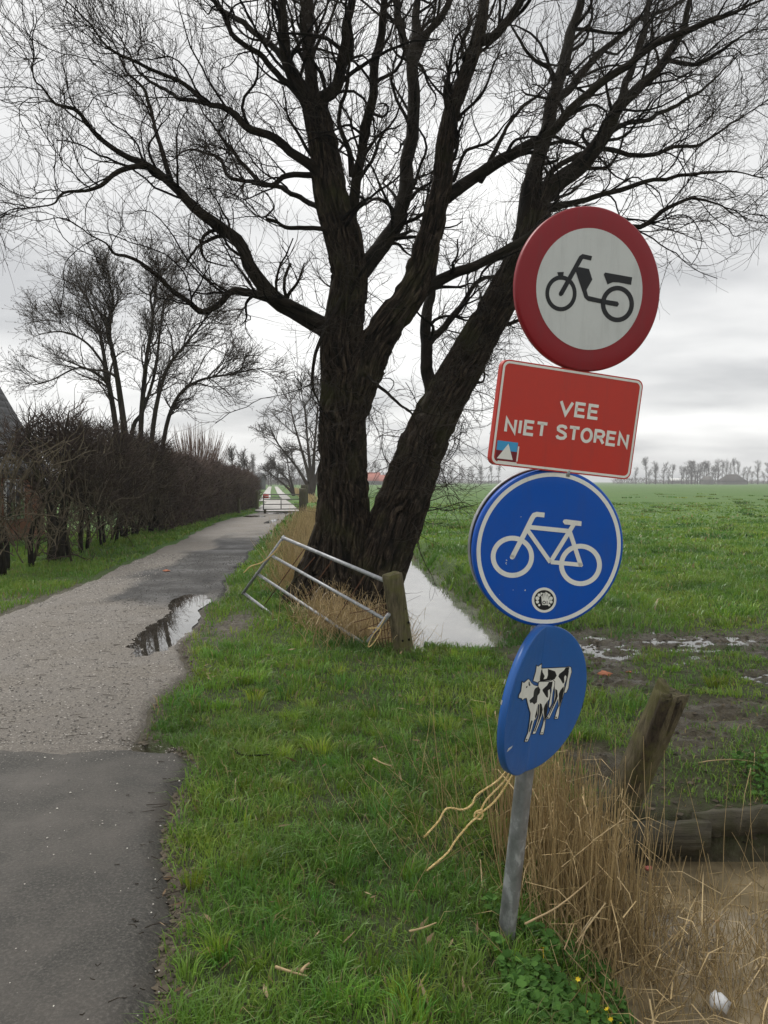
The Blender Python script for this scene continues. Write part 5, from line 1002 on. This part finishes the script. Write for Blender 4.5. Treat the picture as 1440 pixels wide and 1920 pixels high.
# rope
m, nt, b = mat_base('sisal_rope', 0.85, 0.15); wv = node(nt, 'ShaderNodeTexNoise', Scale=140.0, Detail=3.0); nt.links.new(coords(nt), wv.inputs['Vector']); nt.links.new(ramp(nt, wv.outputs['Fac'], [(0.35, (0.50, 0.35, 0.13)), (0.65, (0.78, 0.60, 0.30))]), b.inputs['Base Color']); bump(nt, b, wv.outputs['Fac'], 0.8, 0.004); M['rope'] = m
def rope(path, d0, d1, r=0.0034, n=60):
    k = len(path); p_, _ = resample([P(x_, y_, d0 + (d1 - d0) * i / (k - 1)) for i, (x_, y_) in enumerate(path)], np.ones(k), n); t = nrm(np.gradient(p_, axis=0)); a = np.cross(t, [0, 0, 1.]); a = nrm(a); c = np.cross(t, a); out = []
    ph = np.linspace(0, n * 0.75, n)[:, None]
    for s in (0, 2.094, 4.189): out.append(p_ + (np.cos(ph + s) * a + np.sin(ph + s) * c) * r * 0.55)
    return np.stack(out), np.full((3, n), r * 0.62)
ro_ = empty('rope', P(960, 1440, 3.05)); tag(ro_, 'frayed pale yellow rope tied behind the cow sign with two loose ends', 'rope')
for pth, d1 in (([(962, 1428), (935, 1462), (895, 1490), (885, 1508), (868, 1518), (838, 1516), (822, 1540), (797, 1568)], 2.92), ([(966, 1430), (945, 1465), (912, 1500), (896, 1530), (880, 1545), (855, 1575), (838, 1600), (803, 1630)], 2.9)):
    Bag().tubes(*rope(pth, 3.06, d1), 6, cap=True).build('strand', M['rope'], ro_, True)
Bag().tubes(*rope([(970, 1436), (952, 1468), (928, 1502), (898, 1528)], 3.07, 3.0, 0.0036), 6, cap=True).build('strand', M['rope'], ro_, True)
kn = rope([(905, 1518), (893, 1522), (890, 1532), (900, 1536), (905, 1526), (894, 1524)], 2.995, 2.99, 0.0036, 40); Bag().tubes(*kn, 6, cap=True).build('knot', M['rope'], ro_, True)
for (px, py, d) in ((797, 1568, 2.92), (803, 1630, 2.9)):
    K = 16; e_ = np.repeat(P(px, py, d)[None], K, 0); tag(Bag().spikes(e_, e_ + nrm(rr.normal(size=(K, 3)) * .6 + [-.8, 0, -.7]) * .016, .0012).build('frayed_end', M['rope'], ro_), kind=None)

# ------------------------------------------------------------------ posts, gates, beam
def m_wood(name, c1, c2, moss, rough=0.85, st=(1, 1, 0.10)):
    m, nt, b = mat_base(name, rough, 0.2); v = coords(nt, st); n = noise(nt, v, 45, 6, 0.7); n2 = noise(nt, coords(nt), 6, 5, 0.65)
    c = ramp(nt, n, [(0.3, c1), (0.6, c2), (0.8, tuple(x_ * 1.4 for x_ in c2))]); c = mixc(nt, mrange(nt, n2, 0.45, 0.62, 0, 0.8), c, moss); nt.links.new(c, b.inputs['Base Color']); bump(nt, b, n, 0.9, 0.012); return m
M['wood'] = m_wood('weathered_wood', (0.028, 0.024, 0.015), (0.145, 0.122, 0.075), (0.10, 0.098, 0.034)); M['rot'] = m_wood('rotten_wood', (0.012, 0.01, 0.008), (0.07, 0.055, 0.036), (0.10, 0.10, 0.03)); M['dark_wood'] = m_wood('dark_wet_wood', (0.035, 0.03, 0.022), (0.10, 0.088, 0.062), (0.07, 0.07, 0.035))
M['beam_wood'] = m_wood('wet_beam_wood', (0.03, 0.026, 0.019), (0.10, 0.09, 0.064), (0.06, 0.06, 0.03), 0.7, (0.08, 1, 1)); M['hole'] = m_plain('dark_hole', (0.01, 0.008, 0.006), 0.9, 0.1); M['rust'] = m_plain('rusty_wire', (0.12, 0.06, 0.035), 0.8, 0.2)
def rough_post(p0, p1, sx, sy, mat, parent, name, seed, n=26, jag=0.03, gouge=None, sides=28, sq=0.6):
    rng = np.random.default_rng(seed); p0, p1 = np.asarray(p0, float), np.asarray(p1, float); t = nrm(p1 - p0); a = np.array([1., 0, 0]); a = nrm(a - a.dot(t) * t); b_ = np.cross(t, a)
    th = np.arange(sides) * 2 * math.pi / sides; V = []
    ct, s_t = np.cos(th), np.sin(th); se = (np.abs(ct) ** (2 / sq * 0.9) + np.abs(s_t) ** (2 / sq * 0.9)) ** (-sq / 1.8)
    top = vnoise(th * 1.6 + seed, th * 0, seed) * jag
    for i in range(n):
        f = i / (n - 1); c = p0 + (p1 - p0) * f; r = se * (1 + (vnoise(th * 4 + seed, th * 0 + f * 2.2, seed + 1) - 0.5) * 0.10 + (vnoise(th * 9 + seed, th * 0 + f * 1.1, seed + 2) - 0.5) * 0.07)
        if gouge is not None: r = r * (1 - gouge(th, f))
        c = c[None] + (t[None] * top[:, None] if i == n - 1 else (t[None] * top[:, None] * f ** 6))
        V.append(c + (r * ct * sx)[:, None] * a + (r * s_t * sy)[:, None] * b_)
    Vt = V[-1]; cen = Vt.mean(0); V.append(cen + (Vt - cen) * 0.55 - t * jag * 0.35 + rng.normal(size=Vt.shape) * jag * 0.08); V.append(cen + (Vt - cen) * 0.05 - t * jag * 0.45)
    N = n + 2; j = np.arange(sides); j2 = (j + 1) % sides; F = np.concatenate([np.stack([i * sides + j, i * sides + j2, (i + 1) * sides + j2, (i + 1) * sides + j], -1) for i in range(N - 1)])
    return Bag().add(np.concatenate(V), F).build(name, mat, parent)
post = empty('wooden_post', P(755, 1232, 7.6)); tag(post, 'weathered grey green wooden gate post with bolt holes at the end of the ditch', 'post')
rough_post(P(764, 1262, 7.62), P(735, 1078, 7.55), 0.092, 0.08, M['wood'], post, 'timber', 3, jag=0.03)
for (px, py) in ((745, 1123), (756, 1122), (752, 1137), (759, 1141), (755, 1201), (767, 1199), (766, 1167)):
    c = P(px, py, 7.525); Bag().tubes(np.array([c + [0, -.012, 0], c + [0, .05, 0]]), np.array([.011, .011]), 10, cap=True).build('bolt_hole', M['hole'], post)
stump = empty('rotten_post', P(1170, 1490, 4.28)); tag(stump, 'leaning rotten wooden post with a split top at the edge of the muddy crossing', 'post')
rough_post(P(1152, 1540, 4.32), P(1258, 1302, 4.14), 0.086, 0.080, M['wood'], stump, 'timber', 9, jag=0.05, gouge=lambda th, f: 0.16 * np.exp(-((np.angle(np.exp(1j * (th + 1.05)))) / 0.28) ** 2) * (0.4 + f) + 0.05 * np.exp(-((np.angle(np.exp(1j * (th + 0.55)))) / 0.12) ** 2) * f)
rough_post(P(1178, 1500, 4.225), P(1249, 1310, 4.045), 0.030, 0.020, M['rot'], stump, 'rotten_core', 15, jag=0.03)
rough_post(P(1210, 1460, 4.235), P(1270, 1318, 4.075), 0.018, 0.014, M['rot'], stump, 'rotten_core', 17, jag=0.02)
# collapsed galvanised gate
gt = empty('collapsed_gate', P(668, 1228, 7.5)); tag(gt, 'collapsed grey tubular field gate slumped against the post in front of the willow', 'gate')
def gp(px, py): 
    d = np.interp(px, [457, 728], [10.55, 7.5]); return P(px, py, d)
def pipe(name, a, b_, r=0.018, mat='pipe', parent=gt, n=2, sag=0):
    A, B = gp(*a), gp(*b_); return Bag().tubes(np.linspace(A, B, n) + 0, np.full(n, r), 10, cap=True).build(name, M[mat], parent, True)
pipe('rail', (530, 1008), (727, 1091), .021); pipe('rail', (508, 1041), (719, 1160)); pipe('rail', (481, 1075), (684, 1208)); pipe('rail', (456, 1111), (578, 1203))
pipe('side_bar', (533, 1006), (455, 1113), .020); pipe('side_bar', (729, 1152), (664, 1238), .020)
for a, b_ in (((573, 1026), (494, 1137)), ((622, 1052), (545, 1160)), ((683, 1080), (607, 1196)), ((590, 1045), (560, 1080))): pipe('brace_wire', a, b_, .006, 'rust')
Bag().tubes(*rope([(533, 1006), (522, 1026), (508, 1042), (490, 1055), (470, 1062), (457, 1074)], 9.72, 9.9, 0.007, 40), 5, cap=True).build('tie_rope', M['rope'], gt, True)
Bag().tubes(*rope([(722, 1158), (712, 1176), (700, 1190), (690, 1212), (700, 1206), (714, 1180), (690, 1178)], 7.5, 7.55, 0.005, 40), 5, cap=True).build('tie_rope', M['rope'], gt, True)
wm = empty('wire_netting', P(712, 1230, 7.7)); tag(wm, 'torn piece of rusty wire netting hanging beside the wooden gate post', 'netting')
for i in range(7): Bag().tubes(resample([P(698 + i * 7, 1150 - i * 5, 7.72), P(703 + i * 6, 1185, 7.7), P(712 + i * 5, 1232, 7.7)], [1, 1, 1], 6)[0], np.full(6, .0035), 4).build('wire', M['rust'], wm)
for i in range(6): Bag().tubes(resample([P(655 + i * 9, 1150 + i * 17, 7.74), P(700, 1142 + i * 15, 7.72), P(742, 1125 + i * 17, 7.68)], [1, 1, 1], 6)[0], np.full(6, .0035), 4).build('wire', M['rust'], wm)
# beam holding the bank of the crossing
bm = empty('retaining_beam', (1.75, 4.28, -0.3)); tag(bm, 'dark wet timber beam holding back the mud at the ditch end', 'beam')
def beam_piece(p0, p1, h, t, seed):
    rng = np.random.default_rng(seed); n = 14; f = np.linspace(0, 1, n)[:, None]; c = np.asarray(p0) + (np.asarray(p1) - np.asarray(p0)) * f; w = (rng.random((n, 8)) - 0.5) * 0.022; V = []
    for i in range(n): V.append(c[i] + np.array([[0, -t / 2 + w[i, 0], -h / 2], [0, -t / 2 + w[i, 1], h / 2 + w[i, 2]], [0, t / 2, h / 2 + w[i, 3]], [0, t / 2, -h / 2]]))
    j = np.arange(4); F = np.concatenate([np.stack([i * 4 + j, i * 4 + (j + 1) % 4, (i + 1) * 4 + (j + 1) % 4, (i + 1) * 4 + j], -1) for i in range(n - 1)] + [np.array([[3, 2, 1, 0]]), np.array([[0, 1, 2, 3]]) + (n - 1) * 4])
    return Bag().add(np.concatenate(V), F).build('timber', M['beam_wood'], bm)
beam_piece((1.12, 4.14, -0.26), (1.72, 4.17, -0.235), 0.17, 0.07, 1); beam_piece((1.66, 4.22, -0.20), (2.16, 4.25, -0.17), 0.13, 0.06, 2)
# far gate across the track
fg = empty('field_gate', P(530, 962, 41)); tag(fg, 'closed grey tubular field gate across the track with a small red sign', 'gate')
def fp(px, py): return P(px, py, 41.0)
M['gate_grey'] = m_plain('old_gate_steel', (0.16, 0.155, 0.15), 0.55, 0.4, 0.2)
for a, b_, r in (((493, 927), (563, 927), .028), ((493, 936), (563, 936), .024), ((493, 946), (563, 945), .024), ((493, 955), (563, 954), .028), ((494, 926), (494, 957), .03), ((527, 933), (527, 955), .026), ((562, 926), (562, 956), .03), ((494, 933), (527, 933), .018)): Bag().tubes(np.array([fp(*a), fp(*b_)]), np.array([r, r]), 8, cap=True).build('rail' if a[1] == b_[1] or abs(a[1] - b_[1]) < 2 else 'upright', M['gate_grey'], fg)
o_ = Bag().box(fp(499, 930.5) + [0, -.05, 0], (0.27, 0.012, 0.19)).build('warning_sign', M['s_red2'], fg); Bag().box(fp(499, 930.5) + [0, -.058, 0], (0.20, 0.006, 0.035)).build('white_stripe', M['s_white2'], o_)
Bag().box(fp(497, 959) + [0, 0, -.0], (0.12, 0.12, 0.20)).build('foot', M['dark_wood'], fg)
def stake(name, px, pyb, pyt, d, r, label, cat='post', grp=None):
    o_ = rough_post(P(px, pyb + 4, d), P(px, pyt, d), r, r, M['dark_wood'], None, name, int(px), n=8, jag=0.05, sides=12); return tag(o_, label, cat, grp)
stake('fence_post', 568, 958, 917, 41.0, 0.20, 'stout dark gate post carrying the far field gate'); stake('fence_post', 569, 945, 910, 46.5, 0.15, 'dark fence post just behind the stout gate post of the far field gate')
stake('fence_post', 574, 940, 910, 52, 0.13, 'thin dark fence post beyond the far field gate on the ditch side'); stake('fence_post', 482, 950, 921, 44, 0.09, 'thin leaning fence post at the end of the clipped hedge'); stake('fence_post', 448, 962, 935, 40, 0.07, 'low grey stake in the grass in front of the clipped hedge')
# fence wire beside the lane
# ------------------------------------------------------------------ buildings
M['brick'] = m_speck('orange_brick', [(0.35, (0.16, 0.07, 0.04)), (0.65, (0.28, 0.13, 0.075))], 3, 0.9, 0.2); M['slate'] = m_speck('dark_slate', [(0.35, (0.03, 0.031, 0.034)), (0.65, (0.065, 0.068, 0.074))], 5, 0.6, 0.3)
M['thatch'] = m_speck('dark_roof', [(0.35, (0.04, 0.035, 0.03)), (0.65, (0.075, 0.065, 0.055))], 1.0, 0.95, 0.2); M['roof_red'] = m_speck('red_tiles', [(0.35, (0.30, 0.08, 0.05)), (0.65, (0.42, 0.13, 0.09))], 1.0, 0.85, 0.2); M['wall'] = m_speck('grey_wall', [(0.35, (0.12, 0.11, 0.10)), (0.65, (0.18, 0.17, 0.155))], 1.0, 0.9, 0.2); M['dark_clad'] = m_speck('dark_cladding', [(0.35, (0.022, 0.028, 0.03)), (0.65, (0.045, 0.055, 0.058))], 1.5, 0.7, 0.2)
M['frame'] = m_plain('white_frame', (0.7, 0.7, 0.68), 0.5, 0.4); m, nt, b = mat_base('window_glass', 0.05, 0.6); b.inputs['Base Color'].default_value = (0.03, 0.035, 0.04, 1); M['glass'] = m
def gable_house(name, label, cx_, cy_, w, l, eave, ridge, wallm, roofm, along='y', over=0.25, hip=0.0):
    root = empty(name, (cx_, cy_, 0)); tag(root, label, 'house' if 'house' in name else 'barn' if 'barn' in name else 'building')
    def T(p): p = np.asarray(p, float); return (p if along == 'y' else p[:, [1, 0, 2]]) + [cx_, cy_, 0]
    V = [(-w / 2, -l / 2, -.2), (w / 2, -l / 2, -.2), (w / 2, l / 2, -.2), (-w / 2, l / 2, -.2), (-w / 2, -l / 2, eave), (w / 2, -l / 2, eave), (w / 2, l / 2, eave), (-w / 2, l / 2, eave), (0, -l / 2, ridge - .05), (0, l / 2, ridge - .05)]
    if hip: V[8] = (0, -l / 2 + hip, ridge - .05); V[9] = (0, l / 2 - hip, ridge - .05)
    Bag().add(T(V), [[0, 1, 5, 4], [1, 2, 6, 5], [2, 3, 7, 6], [3, 0, 4, 7]], [[4, 5, 8], [6, 7, 9]]).build('wall', wallm, root)
    s = (ridge - eave) / (w / 2); e_ = over; rl = l / 2 + over - hip
    for sg in (-1, 1):
        a = [(sg * (w / 2 + e_), -l / 2 - e_, eave - e_ * s), (sg * (w / 2 + e_), l / 2 + e_, eave - e_ * s), (0, rl, ridge), (0, -rl, ridge)]; a = a + [(x_, y_, z_ + .18) for x_, y_, z_ in a]
        Bag().add(T(a), [[0, 1, 2, 3], [7, 6, 5, 4], [0, 4, 5, 1], [1, 5, 6, 2], [2, 6, 7, 3], [3, 7, 4, 0]]).build('roof', roofm, root)
    if hip:
        for sg in (-1, 1):
            a = [(-(w / 2 + e_), sg * (l / 2 + e_), eave - e_ * s), ((w / 2 + e_), sg * (l / 2 + e_), eave - e_ * s), (0, sg * rl, ridge)]; a = a + [(x_, y_, z_ + .17) for x_, y_, z_ in a]
            Bag().add(T(a), [[0, 1, 2], [5, 4, 3]], [[0, 3, 4, 1], [1, 4, 5, 2], [2, 5, 3, 0]]).build('roof', roofm, root)
    return root
fh = gable_house('farm_house', 'brick farmhouse with steep dark slate roof half hidden behind the overgrown hedge', -13.2, 19.0, 6.0, 10.0, 1.95, 7.2, M['brick'], M['slate'], over=0.12)
for k in range(26):                                    # slate courses on the slope that faces the track
    f0 = k / 26; x0 = -13.2 + 3.12 * (1 - f0); z0 = 1.95 - 0.12 * 1.75 + (7.2 - 1.74) * f0 + 0.185; n_ = np.array([0.868, 0, 0.496])
    Bag().box(np.array([x0 - 0.06, 19.0, z0 + 0.105]) + n_ * 0.012, (0.26, 10.26, 0.014), np.array([[0.496, 0, 0.868], [0, 1, 0], [-0.868, 0, 0.496]])).build('slate_course', M['slate'], fh)
for yw in (20.2, 22.0):
    wf = Bag().box((-10.18, yw, 1.15), (0.08, 1.1, 1.1)).build('window', M['frame'], fh)
    for dy_ in (-0.27, 0.27): Bag().box((-10.135, yw + dy_, 1.15), (0.02, 0.46, 0.95)).build('pane', M['glass'], wf)
def farb(name, label, px0, px1, d, eave, ridge, wallm, roofm, depth=8, along='x', hip=0.0):
    a, b_ = P(px0, 905, d)[0], P(px1, 905, d)[0]; w = b_ - a
    return gable_house(name, label, (a + b_) / 2, d, depth if along == 'x' else w, w if along == 'x' else depth, eave, ridge, wallm, roofm, along=along, over=0.3, hip=hip)
farb('dark_barn', 'dark clad open barn at the end of the clipped hedge across the lane field', 466, 492, 165, 2.0, 3.3, M['dark_clad'], M['slate'], 9, 'x')
farb('far_farm_house', 'far farmhouse with big dark hipped roof among trees across the pasture', 1351, 1394, 450, 1.8, 5.6, M['wall'], M['thatch'], 10, 'x', 4.0)
farb('far_cottage_house', 'small grey far house beside the dark hipped farmhouse', 1317, 1334, 455, 2.4, 4.6, M['wall'], M['wall'], 6, 'x', 1.0)
farb('far_red_farm_house', 'far farm with red tiled roof seen between the willow stems', 689, 712, 410, 2.2, 6.2, M['wall'], M['roof_red'], 9, 'x'); farb('far_low_barn', 'low far shed with brownish red roof beside the red farm', 712, 738, 400, 2.0, 4.8, M['wall'], M['roof_red'], 8, 'x')
farb('far_glass_barn', 'low pale grey far shed behind the open row of trees', 1256, 1288, 620, 2.0, 4.2, M['wall'], M['frame'], 8, 'x')

# ------------------------------------------------------------------ small things lying about
def stick(name, label, path, r, mat, cat='stick', z=0.03):
    pts = []
    for i, (px, py) in enumerate(path):
        g = G(px, py, 0.0)
        for _ in range(3): g = G(px, py, float(ground_z(np.array([g[0]]), np.array([g[1]]))[0]) + z)
        pts.append(g)
    p_, r_ = resample(pts, np.linspace(1, 0.5, len(pts)) * r, 12); return tag(Bag().tubes(p_, r_, 6, cap=True).build(name, mat), label, cat)
M['strawm'] = m_plain('dry_stalk', (0.42, 0.31, 0.17), 0.7, 0.2); M['paper'] = m_plain('white_plastic', (0.72, 0.73, 0.74), 0.4, 0.4, var=0.2, scale=30); M['brickbit'] = m_plain('brick_bit', (0.42, 0.17, 0.10), 0.9, 0.2); M['wrap'] = m_plain('red_wrapper', (0.62, 0.20, 0.16), 0.4, 0.4, var=0.5, scale=90)
stick('fallen_stick', 'forked grey stick lying on the verge grass beside the asphalt corner', [(438, 1404), (455, 1416), (505, 1415)], .008, M['ltree'], z=.06); stick('fallen_reed', 'short pale reed stalk lying on the verge left of the willow reeds', [(700, 1422), (715, 1430), (735, 1437)], .005, M['strawm'], z=.07)
stick('fallen_reed', 'pale bent reed stalk lying in the grass below the rope ends', [(768, 1746), (792, 1740), (818, 1730)], .0045, M['strawm'], z=.07); stick('fallen_reed', 'dead brown leaf stalk flat in the verge grass near the bottom edge of the asphalt', [(517, 1813), (545, 1822), (575, 1830)], .006, M['strawm'], z=.05)
stick('fallen_reed', 'curled dry leaf upright in the verge grass beside the brown leaf stalk', [(565, 1822), (572, 1812), (580, 1806)], .006, M['strawm'], z=.06); stick('fallen_reed', 'long straight pale reed lying across the clump of dry reeds', [(985, 1732), (1060, 1690), (1150, 1610), (1180, 1575)], .004, M['strawm'], z=.28)
stick('fallen_reed', 'long pale reed lying low over the murky ditch water', [(1138, 1774), (1200, 1750), (1260, 1735), (1320, 1731)], .004, M['strawm'], z=.09); stick('fallen_reed', 'thin curved pale stalk arching over the mud behind the beam', [(1290, 1440), (1320, 1428), (1375, 1424), (1412, 1428)], .004, M['strawm'], z=.03)
stick('fallen_reed', 'bent pale leaf lying on the mud behind the beam', [(1372, 1478), (1385, 1490), (1400, 1488), (1412, 1455), (1415, 1410)], .0045, M['strawm'], z=.03); stick('fallen_stick', 'dark thin stick lying across the gravel track', [(185, 1105), (210, 1104), (240, 1102)], .014, M['ltree'], z=.015)
def lump(name, label, cat, px, py, z, size, mat, seed):
    rng = np.random.default_rng(seed); g = G(px, py, z)
    for _ in range(3): g = G(px, py, max(float(ground_z(np.array([g[0]]), np.array([g[1]]))[0]), z) + size[2] * .3)
    th = np.arange(10) * 0.6283; V = [];
    for f, s in ((-.5, .6), (-.2, 1), (.15, .95), (.45, .55)): V.append(np.stack([np.cos(th) * s * size[0] * (1 + .35 * rng.normal(size=10)), np.sin(th) * s * size[1] * (1 + .3 * rng.normal(size=10)), f * size[2] + .2 * size[2] * rng.normal(size=10)], -1))
    j = np.arange(10); F = np.concatenate([np.stack([i * 10 + j, i * 10 + (j + 1) % 10, i * 10 + 10 + (j + 1) % 10, i * 10 + 10 + j], -1) for i in range(3)]); b_ = Bag().add(np.concatenate(V) + g, F); b_.F.setdefault(10, []).append(np.array([[9 - k for k in range(10)]])); b_.F[10].append(np.array([[30 + k for k in range(10)]]))
    return tag(b_.build(name, mat), label, cat)
lump('plastic_scrap', 'crumpled white plastic scrap lying in the ditch by the reeds', 'litter', 1348, 1877, -.36, (.028, .04, .05), M['paper'], 1); lump('candy_wrapper', 'small red and white wrapper lying in the ditch below the beam', 'litter', 1214, 1627, -.36, (.022, .012, .016), M['wrap'], 2); lump('candy_wrapper', 'faded pinkish wrapper scrap in the murky water among thin reeds', 'litter', 1345, 1727, -.37, (.012, .01, .008), M['wrap'], 3)
lump('brick_fragment', 'broken orange brick piece on the muddy crossing behind the cow sign', 'brick', 1135, 1263, -.01, (.055, .04, .03), M['brickbit'], 4); lump('brick_fragment', 'tiny orange brick chip beside the broken brick piece on the mud', 'brick', 1179, 1260, -.01, (.025, .02, .015), M['brickbit'], 5); lump('brick_fragment', 'small reddish stone set in the middle of the gravel track', 'brick', 312, 1070, .01, (.06, .05, .03), M['brickbit'], 6)

# ------------------------------------------------------------------ haze
hz = Bag().box((0, 1270, 9.0), (3700, 2760, 24.0)).build('haze', None)
m = bpy.data.materials.new('haze_air'); m.use_nodes = True; m.node_tree.nodes.clear(); o_ = m.node_tree.nodes.new('ShaderNodeOutputMaterial'); v_ = m.node_tree.nodes.new('ShaderNodeVolumePrincipled')
v_.inputs['Color'].default_value = (0.93, 0.95, 0.97, 1); v_.inputs['Density'].default_value = 0.0007; m.node_tree.links.new(v_.outputs[0], o_.inputs['Volume']); hz.data.materials.append(m); tag(hz, 'thin grey haze hanging over the pasture', 'haze', kind='stuff')
